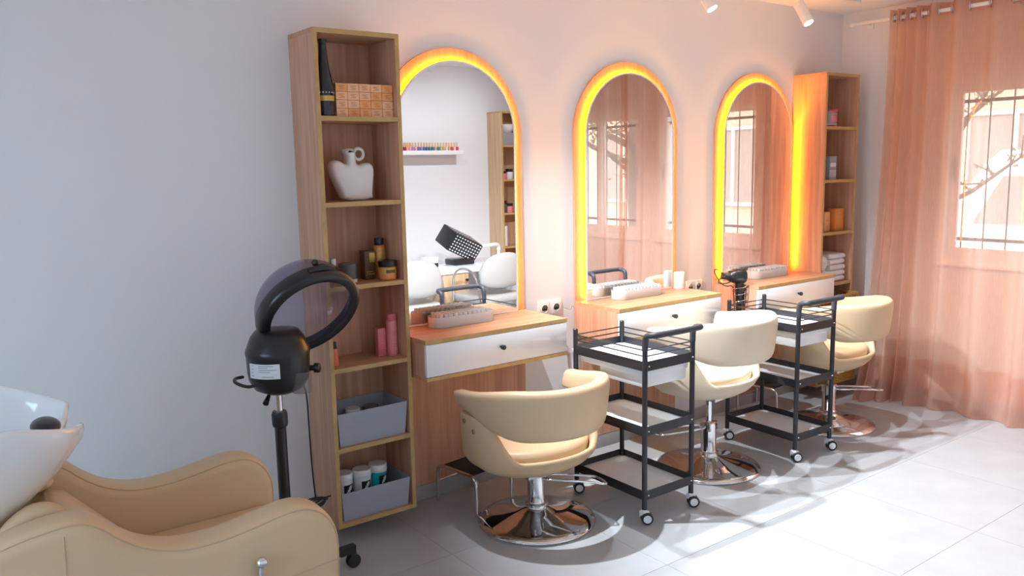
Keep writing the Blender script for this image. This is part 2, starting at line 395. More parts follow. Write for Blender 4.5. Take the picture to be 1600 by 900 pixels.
# ------------------------------------------------------------------ vanity stations: arched panel, lit mirror, drawer counter
CX = [(.3764, 1.1389), (1.4755, 2.2387), (2.5637, 3.318)]
ZT, ZU, DEP = .8316, .657, .341
ZS = 1.683
def arch(hw, z0, zs, cx, n=36):
    return [(cx-hw, z0), (cx+hw, z0)] + [(cx+hw*math.cos(math.pi*i/n), zs+hw*math.sin(math.pi*i/n)) for i in range(n+1)]
ordn = ['beside the shelf unit with the vase', 'between the other two arched mirrors', 'beside the corner shelf unit']
for k, (x0, x1) in enumerate(CX):
    cx = (x0+x1)/2; hw = (x1-x0)/2
    m = thing('arched_mirror', 'arched mirror on oak panel glowing orange ' + ordn[k], 'mirror', (cx, 0, ZT+.002), 0, 'arched mirrors')
    B().prism(arch(hw, .074-ZT-.002, ZS-ZT-.002, 0), -.013, -.001, 'xz').o('oak_panel', 'wood', m)
    h0 = .325; z1 = ZS-ZT-.002; mf, mb = -.038, -.033
    B().prism(arch(h0-.007, .007, z1, 0), mf, mb+.001, 'xz').o('mirror_glass', 'mirror', m, False)
    A = arch(h0, 0, z1, 0); Bq = arch(h0-.007, .007, z1, 0)
    rim = B(); rim.loft([[(p[0], mf-.001, p[1]) for p in A], [(p[0], mf-.001, p[1]) for p in Bq], [(p[0], mb, p[1]) for p in Bq], [(p[0], mb, p[1]) for p in A], [(p[0], mf-.001, p[1]) for p in A]], 0, True, False, False)
    rim.o('mirror_rim', 'white_trim', m, False)
    path = [(p[0], -.023, p[1]) for p in arch(h0-.008, .02, z1, 0)][1:]
    path = [(h0-.008, -.023, .02)] + path[1:] + [(-(h0-.008), -.023, .02)]
    B().tube(path, .005, 6).o('led_strip', 'led', m)
    for zz in (.25, .7): B().box(-.2, .2, mb, -.0132, zz, zz+.03).o('standoff', 'white_plastic', m)
    c = thing('vanity_counter', 'oak vanity counter with white drawer under the mirror ' + ordn[k], 'counter', (x0, 0, 0), 0, 'vanity counters')
    w_ = x1-x0; fr = (0, -1, 0); yb = -.0135
    B().box(0, w_, -DEP, yb, ZT-TK, ZT).o('counter_top', ['wood_h', 'edge'], c, False, front=fr)
    B().box(0, w_, -DEP, yb, ZU, ZU+.016).o('bottom_board', ['wood_h', 'edge'], c, False, front=fr)
    B().box(0, TK, -DEP+.02, yb, ZU+.016, ZT-TK).o('side_panel', 'wood', c, False)
    B().box(w_-TK, w_, -DEP+.02, yb, ZU+.016, ZT-TK).o('side_panel', 'wood', c, False)
    dr = B().box(.003, w_-.003, -DEP+.001, -DEP+.019, ZU+.018, ZT-TK-.002, bev=.0015).o('drawer', 'white_gloss', c)
    kz = (ZU+ZT)/2+.008
    B().lathe([(.006, 0), (.006, .012), (.011, .014), (.011, .026), (.009, .028)], (w_/2, -DEP+.001, kz), 18, 0, (0, -1, 0)).o('knob', 'black_plastic', dr)

# ------------------------------------------------------------------ styling chairs
def u_plan(n_arc=28, R_=.281, arm=.155, off=0.0):
    """U path seen from above, open to +y: left arm tip, round the back, right arm tip"""
    p = []
    for i in range(14): p.append((-R_-off, arm*(1-i/14)))
    for i in range(n_arc+1):
        a = math.pi + math.pi*i/n_arc; p.append(((R_+off)*math.cos(a), (R_+off)*math.sin(a)))
    for i in range(1, 15): p.append((R_+off, arm*i/14))
    return p
def full_plan(n=72, R_=.304, fy=.225):
    p = []
    for i in range(n):
        a = 2*math.pi*i/n; c, s_ = math.cos(a), math.sin(a)
        e = 0.55 if s_ > 0 else 1.0
        x = R_*math.copysign(abs(c)**e, c); y = (fy if s_ > 0 else .218)*math.copysign(abs(s_)**e, s_)
        p.append((x, y))
    return p
def sstep(a, b, x):
    t = min(1, max(0, (x-a)/(b-a))); return t*t*(3-2*t)
def make_chair(label, loc, rz, zs, lev_a, mt, group):
    """zs = height of the shell's underside above the floor"""
    t = thing('styling_chair', label, 'chair', loc, rz, group)
    B().lathe([(.0, 0), (.255, 0), (.258, .006), (.256, .012), (.22, .021), (.15, .034), (.09, .048), (.058, .060), (.046, .068), (.045, .072)], n=64, cap1=True).o('base_disc', 'chrome', t, ang=60)
    cb = B().lathe([(.044, .070), (.048, .073), (.048, .084), (.040, .088), (.038, .092), (.038, min(.235, zs-.03))], n=32).o('column', 'chrome', t)
    top = min(.235, zs-.03)
    B().lathe([(.016, top-.01), (.016, zs+.02)], n=20).o('piston', 'chrome', cb)
    B().box(-.035, .035, -.03, .03, top-.04, top+.006, bev=.004).o('pump_block', 'steel', t)
    B().box(-.11, .11, -.11, .11, zs-.012, zs+.012, bev=.004).o('seat_plate', 'steel', t)
    zl = top-.02
    lvo = B().tube(smoothpts([(.03, -.02, zl), (.06, -.035, zl), (.22, -.045, zl-.004), (.30, -.045, zl-.012), (.305, -.03, zl-.014), (.27, .03, zl-.012), (.24, .04, zl-.01), (.06, .035, zl), (.03, .02, zl)], 2), .0055, 8).o('pump_lever', 'chrome', t); lvo.rotation_euler = (0, 0, R(lev_a))
    # tub shell
    P = full_plan(); rings = []
    def topz(x, y):
        ang = math.degrees(math.atan2(abs(x), -y*1.39))      # 0 at the back, 90 at the sides
        zb = zs+.095; side = zs+.268
        f_ = sstep(38, 78, ang)
        if y > .10: f_ *= 1-sstep(.13, .235, y)*.95
        return zb+(side-zb)*f_
    for sc, dz in ((.05, 0), (.50, .0), (.68, .008), (.82, .026), (.92, .05), (.98, .078)):
        rings.append([(x*sc, y*sc, zs+dz) for x, y in P])
    rings.append([(x, y, max(zs+.081, topz(x, y)-.014)) for x, y in P])
    rings.append([(x*.99, y*.99, topz(x, y)-.004) for x, y in P])
    rings.append([(x*.95, y*.95, topz(x, y)) for x, y in P])
    rings.append([(x*.90, y*.90, topz(x, y)-.006) for x, y in P])
    rings.append([(x*.87, y*.87, topz(x, y)-.025) for x, y in P])
    rings.append([(x*.84, y*.84, zs+.06) for x, y in P])
    rings.append([(x*.05, y*.05, zs+.06) for x, y in P])
    sh = B().loft(rings).o('seat_shell', mt, t, ang=70)
    # seat cushion
    rings = []
    for sc, dz in ((.05, .061), (.80, .061), (.835, .075), (.84, .10), (.82, .116), (.74, .126), (.4, .132), (.05, .133)):
        rings.append([(x*sc, y*sc+.004, zs+dz) for x, y in P])
    B().loft(rings).o('seat_cushion', mt, t, ang=80)
    # back band: rounded padded section swept along the U
    U = u_plan(); n = len(U); rings = []
    acc = [0]
    for a, b in zip(U, U[1:]): acc.append(acc[-1]+math.hypot(b[0]-a[0], b[1]-a[1]))
    dist = [abs(v/acc[-1]*2-1) for v in acc]
    for i, (x, y) in enumerate(U):
        a, b = Vector(U[max(0, i-1)]), Vector(U[min(n-1, i+1)]); tn = (b-a).normalized(); out = Vector((tn.y, -tn.x))
        if out.dot(Vector((x, y-.17))) < 0: out = -out
        s_ = dist[i]          # 0 at back, 1 at the arm tips
        zt = zs+.409 - .052*sstep(.35, 1, s_); zb_ = zs+.196 + .082*sstep(.34, .92, s_)
        th = .036-.004*s_
        e = math.sqrt(max(0, 1-((s_-.95)/.05)**2)) if s_ > .95 else 1.0     # rounded ends
        zc = (zt+zb_)/2; hh = (zt-zb_)/2*(0.72+.28*e); th *= (.45+.55*e)
        lean = .022
        ring = []
        for q in range(20):
            a_ = 2*math.pi*q/20; ca, sa = math.cos(a_), math.sin(a_)
            u_ = math.copysign(abs(ca)**.55, ca)*th; v_ = math.copysign(abs(sa)**.45, sa)*hh
            off = u_ + lean*(v_/max(hh, 1e-4))*.5
            ring.append((x+out.x*off, y+out.y*off, zc+v_))
        rings.append(ring)
    B().loft(rings).o('backrest', mt, t, ang=80)
    for sx in (-1, 1):
        for (yy, zz) in ((.075, .238), (-.0, .210)):
            xx = sx*.3045
            B().lathe([(.0, -.01), (.010, -.01), (.010, .004), (.007, .006), (.004, .004)], (xx, yy, zs+zz), 16, 0, (sx, 0, 0)).o('bolt', 'steel', t)
    return t
make_chair('beige leather tub chair in front of the counter beside the vase shelf', (.80, -.52, 0), R(-4), .250, -38, 'cream', 'styling chairs')
make_chair('beige leather tub chair between the two black trolleys', (1.875, -.57, 0), R(6), .392, 150, 'cream_lit', 'styling chairs')
make_chair('beige leather tub chair near the curtain, behind a black trolley', (2.95, -.56, 0), R(2), .350, -34, 'cream', 'styling chairs')

# ------------------------------------------------------------------ trolleys
def make_cart(label, loc, rz=0):
    w_, l_ = .293, .446
    t = thing('trolley', label, 'trolley', loc, rz, 'black salon trolleys')
    posts = [(0, 0), (w_, 0), (0, l_), (w_, l_)]
    for (x, y) in posts:
        zt = .765 if y == 0 else .79
        p = B().lathe([(.0115, .062), (.0115, zt-.004), (.008, zt)], (x, y, 0), 14).o('post', 'black_metal', t)
        sx = 1 if x == 0 else -1
        for z in (.125, .41, .693):
            if y == 0: B().sph((x+sx*.012, y-.012, z), .0045, n=8).o('rivet', 'chrome', p)
    for k, (z, hgt) in enumerate(((.105, .040), (.390, .040), (.672, .042))):
        f = B(); b_ = .004
        f.box(.0, w_, -.009, -.009+b_, z, z+hgt).box(.0, w_, l_+.005, l_+.009, z, z+hgt)
        f.box(-.009, -.005, 0, l_, z, z+hgt).box(w_+.005, w_+.009, 0, l_, z, z+hgt)
        tr = f.o('tray_rim', 'black_metal', t, False)
        B().box(-.005, w_+.005, -.005, l_+.005, z+.004, z+.010).o('tray_floor', 'tray_white', tr, False)
    # wire rails round the top
    wm = None
    for z in (.735, .760):
        B().tube([(0, l_, z), (w_, l_, z)], .003, 6).o('rail_wire', 'black_metal', t)
        B().tube([(0, 0, z), (0, l_, z)], .003, 6).o('rail_wire', 'black_metal', t)
        B().tube([(w_, 0, z), (w_, l_, z)], .003, 6).o('rail_wire', 'black_metal', t)
        B().tube([(0, 0, z), (w_, 0, z)], .003, 6).o('rail_wire', 'black_metal', t)
    B().tube(smoothpts([(0, 0, .76), (0, 0, .80), (0, -.008, .825), (0, -.045, .832), (.02, -.058, .833), (w_-.02, -.058, .833), (w_, -.045, .832), (w_, -.008, .825), (w_, 0, .80), (w_, 0, .76)], 2), .0135, 12).o('handle', 'grip', t)
    # plastic drawer hung under the top tray
    d = thing_part = B()
    z0, z1 = .590, .668
    d.box(.015, w_-.015, .02, .30, z0, z1, bev=.008).box(.010, w_-.010, .015, l_-.02, z1-.030, z1, bev=.006)
    d.o('drawer', 'white_plastic', t)
    # castors
    for (x, y) in posts:
        f = B().cyl((x, y, .038), (x, y, .066), .010, n=10).box(x-.012, x+.018, y-.016, y+.022, .022, .056, bev=.006).o('castor_fork', 'white_plastic', t)
        a = R(35); dx, dy = math.cos(a), math.sin(a)
        c0 = Vector((x+.004, y-.010, .026)); ax = Vector((-.55, -.83, 0)).normalized()
        for sg in (-1, 1):
            cc = c0+ax*(.012*sg)
            wv = B().lathe([(.010, -.008), (.024, -.008), (.026, -.005), (.026, .005), (.024, .008), (.010, .008)], cc, 22, 0, ax).o('wheel', 'rubber', f)
            B().lathe([(.0, .0), (.018, .0), (.0165, .003), (.0, .003)], cc+ax*(.0079*sg), 18, 0, ax*sg).o('hub_cap', 'white_plastic', wv)
    return t
make_cart('black metal three-tier trolley between the two chairs nearest the vase shelf', (1.141, -.839, 0), R(-.5))
make_cart('black metal three-tier trolley in front of the chair near the curtain', (2.275, -.800, 0), R(-2))
cp = thing('plastic_cup', 'white plastic cup hooked beside the end of a counter, next to a trolley post', 'cup', (1.192, -.325, .585))
B().lathe([(.0, 0), (.028, 0), (.032, .07), (.034, .074), (.036, .085), (.034, .085), (.031, .074), (.026, .004), (0, .004)], n=24).o('cup_body', 'white_plastic', cp)
B().tube([(-.032, 0, .07), (-.034, 0, .1), (-.034, .012, .11)], .003, 6).o('hook', 'white_plastic', cp)

# ------------------------------------------------------------------ foot stool
st = thing('foot_stool', 'low steel footstool with black mesh top under the chair beside the vase shelf', 'stool', (.577, -.065, 0), R(8.5))
ww, dd, hh = .22, .264, .178
for x in (0, ww):
    B().tube(smoothpts([(x, 0, 0), (x, 0, hh*.55), (x, -.003, hh), (x, -.075, hh), (x, -dd+.075, hh), (x, -dd+.003, hh), (x, -dd, hh*.55), (x, -dd, 0 if x == 0 else .024)], 2), .0085, 10).o('leg_frame', 'steel', st)
B().box(.006, ww-.006, -dd+.035, -.035, hh-.004, hh+.006, bev=.003).o('mesh_top', 'mesh_black', st)
B().tube([(0, 0, .10), (ww, 0, .10)], .005, 8).o('stretcher', 'steel', st)
st2 = dup(st, (2.77, -.05, 0), R(6), 'low steel footstool with black mesh top beneath the counter beside the corner shelf')

# ------------------------------------------------------------------ hood dryer on stand
hd = thing('hood_dryer', 'black hood hair dryer on a rolling stand by the vase shelf', 'hair dryer', (-.283, -.42, 0))
for k in range(5):
    a = R(3+72*k); ex, ey = .225*math.cos(a), .225*math.sin(a)
    lg = B().prism([(0, -.02), (.27, -.014), (.27, .014), (0, .02)], .062, .092, 'xy').o('leg', 'black_plastic', hd)
    lg.rotation_euler = (0, 0, a)
    cs = B().cyl((.262, -.012, .028), (.262, -.002, .028), .027, n=18).cyl((.262, .002, .028), (.262, .012, .028), .027, n=18).box(.249, .275, -.008, .008, .028, .064, bev=.004).o('castor', 'rubber', lg)
B().lathe([(.045, .055), (.045, .095), (.03, .11), (.021, .12), (.020, .625), (.026, .63), (.028, .64), (.028, .675), (.024, .685)], n=24).o('pole', 'black_plastic', hd)
B().lathe([(.0135, .68), (.0135, .78)], n=18).o('inner_pole', 'chrome', hd)
B().lathe([(.02, .752), (.05, .754), (.085, .772), (.104, .805), (.108, .83), (.110, .89), (.113, .905), (.110, .915), (.092, .96), (.075, .98), (.03, .985), (0, .985)], (.008, 0, 0), 40).o('motor_housing', 'black_plastic', hd, ang=50)
lb = B(); rg = []
for z in (.795, .858):
    pass
lbv = []
for i in range(12):
    a = R(190+5.6*i); lbv.append((.008+.1112*math.cos(a), .1112*math.sin(a)))
lb.loft([[(x, y, .828) for x, y in lbv], [(x, y, .880) for x, y in lbv]], 0, False)
lbo = lb.o('rating_label', 'label', hd)
ink = B()
for q, (i0, i1, z) in enumerate(((4, 10, .872), (4, 8, .866), (4, 11, .859), (4, 9, .852), (5, 10, .835), (1, 3, .872), (1, 3, .860), (1, 3, .848), (1, 3, .836))):
    pts = [(.008+.1117*math.cos(R(190+5.6*i)), .1117*math.sin(R(190+5.6*i))) for i in range(i0, i1)]
    ink.loft([[(x, y, z) for x, y in pts], [(x, y, z+.0022) for x, y in pts]], 0, False)
ink.o('label_print', 'label_ink', lbo)
B().tube(smoothpts([(-.08, -.06, .815), (-.13, -.085, .81), (-.165, -.04, .825), (-.15, .0, .83), (-.115, .02, .825)], 2), .006, 8).o('towel_hook', 'black_plastic', hd)
B().lathe([(.034, .765), (.036, .83), (.036, .84)], (.055, -.088, 0), 20, cap1=False).o('water_cup', 'clear_cup', hd)
B().tube([(-.04, -.02, .755), (-.065, -.05, .735)], [.006, .011], 8).o('adjust_knob', 'black_plastic', hd)
# hood
nrm = Vector((.095, -.808, -.58)).normalized()
hc = Vector((.130, -.03, 1.022))
RO = .190
ho = B()
ho.lathe([(RO-.004, -.054), (RO, -.050), (RO+.004, -.016), (RO+.002, .0), (RO-.010, .006), (RO-.034, .002), (RO-.036, -.006), (RO-.016, -.016), (RO-.012, -.050)], hc, 56, 0, nrm, False, False)
hr = ho.o('hood_rim', 'black_plastic', hd, ang=60)
dome = []
for i in range(13):
    a = i/12*math.pi/2; dome.append((max(.002, (RO-.006)*math.cos(a)), -.048-.150*math.sin(a)))
B().lathe(dome, hc, 56, 0, nrm, False, False).o('hood_dome', 'smoke_hood', hd, ang=80)
mt_ = Vector((0, 0, 1)).rotation_difference(nrm).to_matrix()
upd = (Vector((0, 0, 1))-nrm*nrm.z).normalized()
tp = hc + upd*(RO+.004) - nrm*.03
side = nrm.cross(upd)
hg = B().tube([tp-side*.05-upd*.008, tp+upd*.006, tp+side*.05-upd*.008], [.010, .014, .010], 10).sph(hc+upd*(RO-.008)-nrm*.075, .013, n=12)
hg.o('hood_catch', 'black_plastic', hd)
bt = hc - upd*(RO+.0) - nrm*.04
B().tube([bt+upd*.02, bt-upd*.03+nrm*(-.01), Vector((.06, -.02, .86)), Vector((.03, 0, .85))], [.035, .034, .034, .03], 12).box(.03, .10, -.05, .03, .81, .88, bev=.01).o('hood_hinge', 'black_plastic', hd)
B().lathe([(.010, 0), (.010, .03), (.018, .032), (.018, .05), (.012, .053)], (.10, -.02, .83), 16, 0, (.8, -.6, 0)).o('tilt_knob', 'black_plastic', hd)
co = [(.085, -.03, .77), (.095, -.03, .73), (.096, -.03, .6), (.10, -.025, .45), (.108, -.02, .35), (.112, -.02, .325)]
B().tube(smoothpts(co, 2), .0032, 6).o('power_cord', 'black_plastic', hd)
lp = B()
for q in range(5):
    pts = []
    for i in range(18):
        a = 2*math.pi*i/18; pts.append((.10+.045*math.cos(a)+.004*q, -.02+.012*math.sin(a)+.003*q, .315+.016*math.sin(a+.5*q)-.004*q))
    lp.tube(pts, .0032, 6, closed=True)
lp.tube([(.10, -.02, .325), (.13, -.025, .327), (.165, -.03, .332)], .003, 6).o('cord_bundle', 'black_plastic', hd)

# ------------------------------------------------------------------ shampoo lounge chair with basin
sc_ = thing('shampoo_chair', 'beige leather shampoo lounge chair with curved arms under the white basin', 'shampoo chair', (0, 0, 0))
prof = [(-1.34, .64), (-1.28, .705), (-1.2, .733), (-1.107, .748), (-1.045, .750), (-1.0, .728), (-.956, .682), (-.9, .640), (-.82, .612), (-.73, .610), (-.64, .622), (-.56, .637), (-.50, .637), (-.452, .615), (-.418, .572), (-.402, .52), (-.405, .42), (-.412, .28), (-.42, .12), (-.44, .10), (-1.30, .10), (-1.34, .14)]
pp = [Vector((a, b)) for a, b in prof]
def closed_smooth(p, it=2):
    for _ in range(it):
        q = []
        for i in range(len(p)):
            a, b = p[i], p[(i+1) % len(p)]; q += [a*.75+b*.25, a*.25+b*.75]
        p = q
    return p
pp = closed_smooth(pp, 2)
def inset(p, d):
    n = len(p); out = []
    for i in range(n):
        t_ = (p[(i+1) % n]-p[i-1]).normalized(); nn = Vector((-t_.y, t_.x)); out.append(p[i]-nn*d if True else p[i])
    return out
area = sum(pp[i].x*pp[(i+1) % len(pp)].y-pp[(i+1) % len(pp)].x*pp[i].y for i in range(len(pp)))
sgn = -1 if area > 0 else 1
for yc in (-1.12, -.62):
    hwid = .058; rings = []
    for dy, ins in ((-hwid, .034), (-hwid+.004, .016), (-hwid+.016, .004), (-hwid+.034, 0), (hwid-.034, 0), (hwid-.016, .004), (hwid-.004, .016), (hwid, .034)):
        q = inset(pp, ins*sgn); rings.append([(v.x, yc+dy, v.y) for v in q])
    arm = B().loft(rings).o('arm', 'cream', sc_, ang=75)
    q = inset(pp, .010*sgn); o_ = [(v.x, yc-hwid+.009, v.y) for v in q]; o2 = [(v.x, yc+hwid-.009, v.y) for v in q]
    B().tube(o_, .0022, 6, closed=True).tube(o2, .0022, 6, closed=True).o('piping', 'cream_seam', arm)
    if yc < -1:
        def seam(pts): return [(x, yc-hwid-.0005, z) for x, z in pts]
        B().tube(seam([(-.412, .46), (-.55, .452), (-.7, .437), (-.9, .405), (-1.2, .34)]), .0022, 6).tube(seam([(-1.08, .72), (-1.085, .5), (-1.09, .14)]), .0018, 6).o('seam', 'cream_seam', arm)
B().box(-.90, -.425, -1.062, -.678, .30, .468, bev=.02, seg=4).o('seat_cushion', 'cream', sc_, ang=80)
bk = B(); rings = []
for (x, z, th) in ((-.80, .40, .05), (-.86, .49, .075), (-.95, .585, .085), (-1.02, .665, .08), (-1.04, .685, .05), (-1.05, .695, .02)):
    ring = []
    d = Vector((-.72, .70)).normalized(); nn = Vector((d.y, -d.x))
    for q in range(28):
        a = 2*math.pi*q/28; ca, sa = math.cos(a), math.sin(a)
        u_ = math.copysign(abs(ca)**.35, ca)*.188; v_ = math.copysign(abs(sa)**.6, sa)*th*.5
        ring.append((x - .03*nn.x + v_*nn.x, -.87+u_, z - .03*nn.y + v_*nn.y))
    rings.append(ring)
bk.loft(rings).o('backrest', 'cream', sc_, ang=80)
for yy in (-1.035, -.705):
    B().tube(smoothpts([(-1.06, yy, .69), (-1.08, yy, .73), (-1.12, yy, .742), (-1.17, yy, .71), (-1.21, yy, .65)], 2), .026, 14).o('shoulder_roll', 'cream', sc_, ang=80)
B().box(-1.28, -.46, -1.06, -.68, .06, .30, bev=.01).o('chair_base', 'cream', sc_)
for x in (-1.2, -.52):
    for y in (-1.1, -.64): B().cyl((x, y, 0), (x, y, .102), .02, n=14).o('foot', 'black_plastic', sc_)
lv = B().cyl((-.645, -1.178, .40), (-.640, -1.195, .515), .007, n=12).o('recline_lever', 'chrome', sc_)
B().sph((-.6385, -1.196, .525), .015, n=16).o('lever_knob', 'chrome', lv)
# basin
bs = thing('shampoo_basin', 'glossy white ceramic shampoo basin with black neck rest', 'basin', (-1.285, -.87, .018))
n = 72; rings = []
def rimpt(th):
    ex = 1.0
    c, s_ = math.cos(th), math.sin(th)
    x = .315*math.copysign(abs(c)**.85, c); y = .285*math.copysign(abs(s_)**.85, s_)
    z = .955 - .055*sstep(.1, .33, x)
    d = abs(math.atan2(s_, c)); notch = math.exp(-(d/.25)**4)
    z -= .065*notch; x -= .055*notch
    return x, y, z
TH = [2*math.pi*i/n for i in range(n)]
RP = [rimpt(a) for a in TH]
def ringat(sx, f_):
    return [(x*sx+f_(x, y, z)[0], y*sx+f_(x, y, z)[1], f_(x, y, z)[2]) for x, y, z in RP]
def blend(sc, t_, zb, dx=0.0):  # t_=0 at rim, 1 at bottom
    return [(x*sc+dx*t_, y*sc, z*(1-t_)+zb*t_) for x, y, z in RP]
rings = [blend(.06, 1, .66, -.05), blend(.30, 1, .66, -.05), blend(.52, .93, .66, -.05), blend(.68, .74, .66, -.05), blend(.87, .42, .66, -.04), blend(.985, .14, .66, -.02), blend(1.0, .03, .66), [(x*.995, y*.995, z+.004) for x, y, z in RP], [(x*.975, y*.975, z+.007) for x, y, z in RP], [(x*.95, y*.95, z+.003) for x, y, z in RP],
         blend(.925, .10, .74, -.01), blend(.86, .45, .74, -.03), blend(.72, .80, .74, -.04), blend(.5, .97, .74, -.05), blend(.06, 1, .735, -.05)]
B().loft(rings).o('bowl', 'ceramic', bs, ang=80)
B().sph((.225, 0, .884), .05, (.7, 1.25, .42)).o('neck_rest', 'black_plastic', bs)
B().lathe([(.0, .738), (.022, .738), (.022, .744), (.0, .744)], (-.05, 0, 0), 20).o('drain', 'chrome', bs)
B().lathe([(.16, -.018), (.16, .02), (.13, .05), (.11, .3), (.12, .55), (.13, .665)], (-.20, 0, 0), 36).o('pedestal', 'ceramic', bs)
B().tube(smoothpts([(-.22, -.05, .93), (-.22, -.05, 1.02), (-.16, -.03, 1.06), (-.10, -.01, 1.03)], 2), .011, 10).o('tap', 'chrome', bs)

# ------------------------------------------------------------------ things on the vase shelf
bo = thing('wine_bottle', 'tall dark glass bottle with gold label on the top shelf beside orange boxes', 'bottle', (.0565, -.195, lev(5)))
B().lathe([(.0, 0), (.033, 0), (.035, .006), (.035, .10), (.032, .125), (.020, .19), (.0155, .24), (.0145, .278), (.016, .279), (.016, .288), (0, .288)], n=28).o('bottle_glass', 'navy_glass', bo, ang=60)
def band(b, r, z0, z1, a0=180, a1=360, n_=20):
    p = [(r*math.cos(R(a0+(a1-a0)*i/n_)), r*math.sin(R(a0+(a1-a0)*i/n_))) for i in range(n_+1)]
    return b.loft([[(x, y, z0) for x, y in p], [(x, y, z1) for x, y in p]], 0, False)
band(B(), .0355, .056, .076).o('gold_label', 'gold', bo)
dots = B()
for i in range(6):
    a = R(215+i*20); dots.sph((.035*math.cos(a), .035*math.sin(a), .088), .003, n=6)
dots.o('silver_dots', 'chrome', bo)
bw, bh, bd = .0497, .0318, .06
proto = thing('soap_box', 'small orange printed carton in the stacked block on the top shelf', 'box', (0, 0, 0), 0, 'orange cartons stacked on the top shelf')
cart_ = B().box(0, bw-.0012, -bd, 0, 0, bh-.001, bev=.0008, seg=1).o('carton', 'peach_card', proto)
ink = B()
for z in (.0075, .0120, .0165, .0210):
    ink.box(.012 if z != .0120 else .018, bw-.013 if z != .0165 else bw-.02, -bd-.0003, -bd, z, z+.0016)
pr_o = ink.o('print', 'ink', cart_)
card2 = cart_.data.copy(); card2.materials[0] = MATS['orange_card']
first = True
for c in range(5):
    for r_ in range(4):
        pos = (.0955+c*bw, -.150, lev(5)+r_*bh)
        if first: proto.location = pos; o = proto; first = False
        else: o = dup(proto, pos)
        o['label'] = 'small orange printed carton, %s row, %s' % (['bottom', 'second', 'third', 'top'][r_], ['column next to the dark bottle', 'second column from the dark bottle', 'middle column of the block', 'second column from the shelf side', 'column against the shelf side'][c])
        if (c*3+r_*2) % 5 in (1, 3): o.children[0].data = card2
# vase: heart-shouldered flat body with neck and ring handle
vz = thing('ceramic_vase', 'white ceramic torso vase with ring handle on the shelf', 'vase', (.182, -.13, lev(4)))
vz.scale = (1.0, 1.0, 1.07)
outl = [(-.048, 0), (-.062, .04), (-.085, .085), (-.096, .120), (-.092, .142), (-.075, .153), (-.055, .148), (-.034, .136), (-.024, .138), (-.024, .165), (-.036, .188), (-.030, .194), (.000, .196), (.010, .190), (.012, .165), (.013, .138), (.030, .132), (.050, .140), (.070, .142), (.088, .130), (.092, .105), (.085, .06), (.082, .03), (.080, 0)]
ol = closed_smooth([Vector(p) for p in outl], 1); ar = sum(ol[i].x*ol[(i+1) % len(ol)].y-ol[(i+1) % len(ol)].x*ol[i].y for i in range(len(ol))); sg = -1 if ar > 0 else 1
rings = []
for dy, ins in ((-.036, .014), (-.032, .007), (-.022, .001), (0, 0), (.022, .001), (.032, .007), (.036, .014)):
    rings.append([(v.x, dy, max(0, v.y)) for v in inset(ol, ins*sg)])
B().loft(rings).o('vase_body', 'vase', vz, ang=75)
B().tube([(.036+.021*math.cos(2*math.pi*i/20), 0, .174+.021*math.sin(2*math.pi*i/20)) for i in range(20)], .0065, 10, closed=True).o('ring_handle', 'vase', vz)
z = lev(3)
sb = thing('spray_bottle', 'slim dark bottle at the left of the cosmetics shelf', 'bottle', (.045, -.12, z))
B().lathe([(0, 0), (.014, 0), (.015, .004), (.015, .10), (.008, .112), (.008, .12)], n=18).o('bottle_body', 'smoke_jar', sb); B().lathe([(.010, .118), (.010, .15), (.006, .153)], n=14).o('pump_cap', 'black_plastic', sb)
wb = thing('white_tube', 'small white upright tube with gold foot on the cosmetics shelf', 'tube', (.083, -.13, z))
B().lathe([(0, 0.02), (.011, .02), (.012, .025), (.011, .10), (0, .101)], n=16).o('tube_body', 'white_plastic', wb); B().lathe([(0, 0), (.012, 0), (.012, .02), (0, .02)], n=16).o('tube_cap', 'gold', wb)
dj = thing('dark_jar', 'round dark grey jar with pale base ring on the cosmetics shelf', 'jar', (.142, -.14, z))
B().lathe([(0, .014), (.036, .014), (.037, .02), (.037, .05), (0, .05)], n=28).o('jar_body', 'smoke_jar', dj); B().lathe([(0, 0), (.036, 0), (.036, .014), (0, .014)], n=28).o('base_ring', 'label', dj); B().lathe([(0, .05), (.038, .05), (.038, .076), (.034, .079), (0, .079)], n=28).o('lid', 'smoke_jar', dj)
bb = thing('dark_carton', 'dark brown and gold carton behind the amber jar', 'box', (.252, -.10, z))
B().box(-.026, .022, -.026, .022, 0, .118, bev=.001).o('carton', 'brown_box', bb); B().box(-.004, .021, -.0265, -.026, .07, .11).box(-.02, .018, -.0265, -.026, .02, .024).box(-.02, .01, -.0265, -.026, .03, .033).o('gold_print', 'gold', bb)
ab = thing('amber_bottle', 'amber and gold labelled bottle with black cap behind the amber jar', 'bottle', (.306, -.105, z))
B().lathe([(0, 0), (.023, 0), (.024, .004), (.024, .13), (.020, .138), (0, .138)], n=24).o('bottle_body', 'amber', ab); B().lathe([(.019, .136), (.020, .138), (.020, .165), (.018, .168), (0, .168)], n=20).o('cap', 'black_plastic', ab)
band(B(), .0245, .03, .045).o('label_band', 'gold', ab); band(B(), .0245, .12, .128).o('label_band', 'gold', ab); band(B(), .0245, .06, .11, 220, 330).o('label_band', 'gold', ab)
aj = thing('amber_jar', 'squat amber jar with black lid and yellow label in front of the amber bottle', 'jar', (.298, -.185, z))
B().lathe([(0, 0), (.032, 0), (.037, .006), (.037, .05), (.034, .056), (0, .056)], n=28).o('jar_body', 'amber', aj); B().lathe([(.037, .055), (.0385, .057), (.0385, .078), (.036, .081), (0, .081)], n=28).o('lid', 'black_plastic', aj)
band(B(), .0376, .026, .048, 200, 340).o('label_band', 'gold', aj); band(B(), .038, .030, .044, 235, 300).o('label_print', 'brown_box', aj)
z = lev(2)
cb_ = thing('coral_bottle', 'small coral bottle with dark cap on the shelf above the grey bin', 'bottle', (.052, -.17, z))
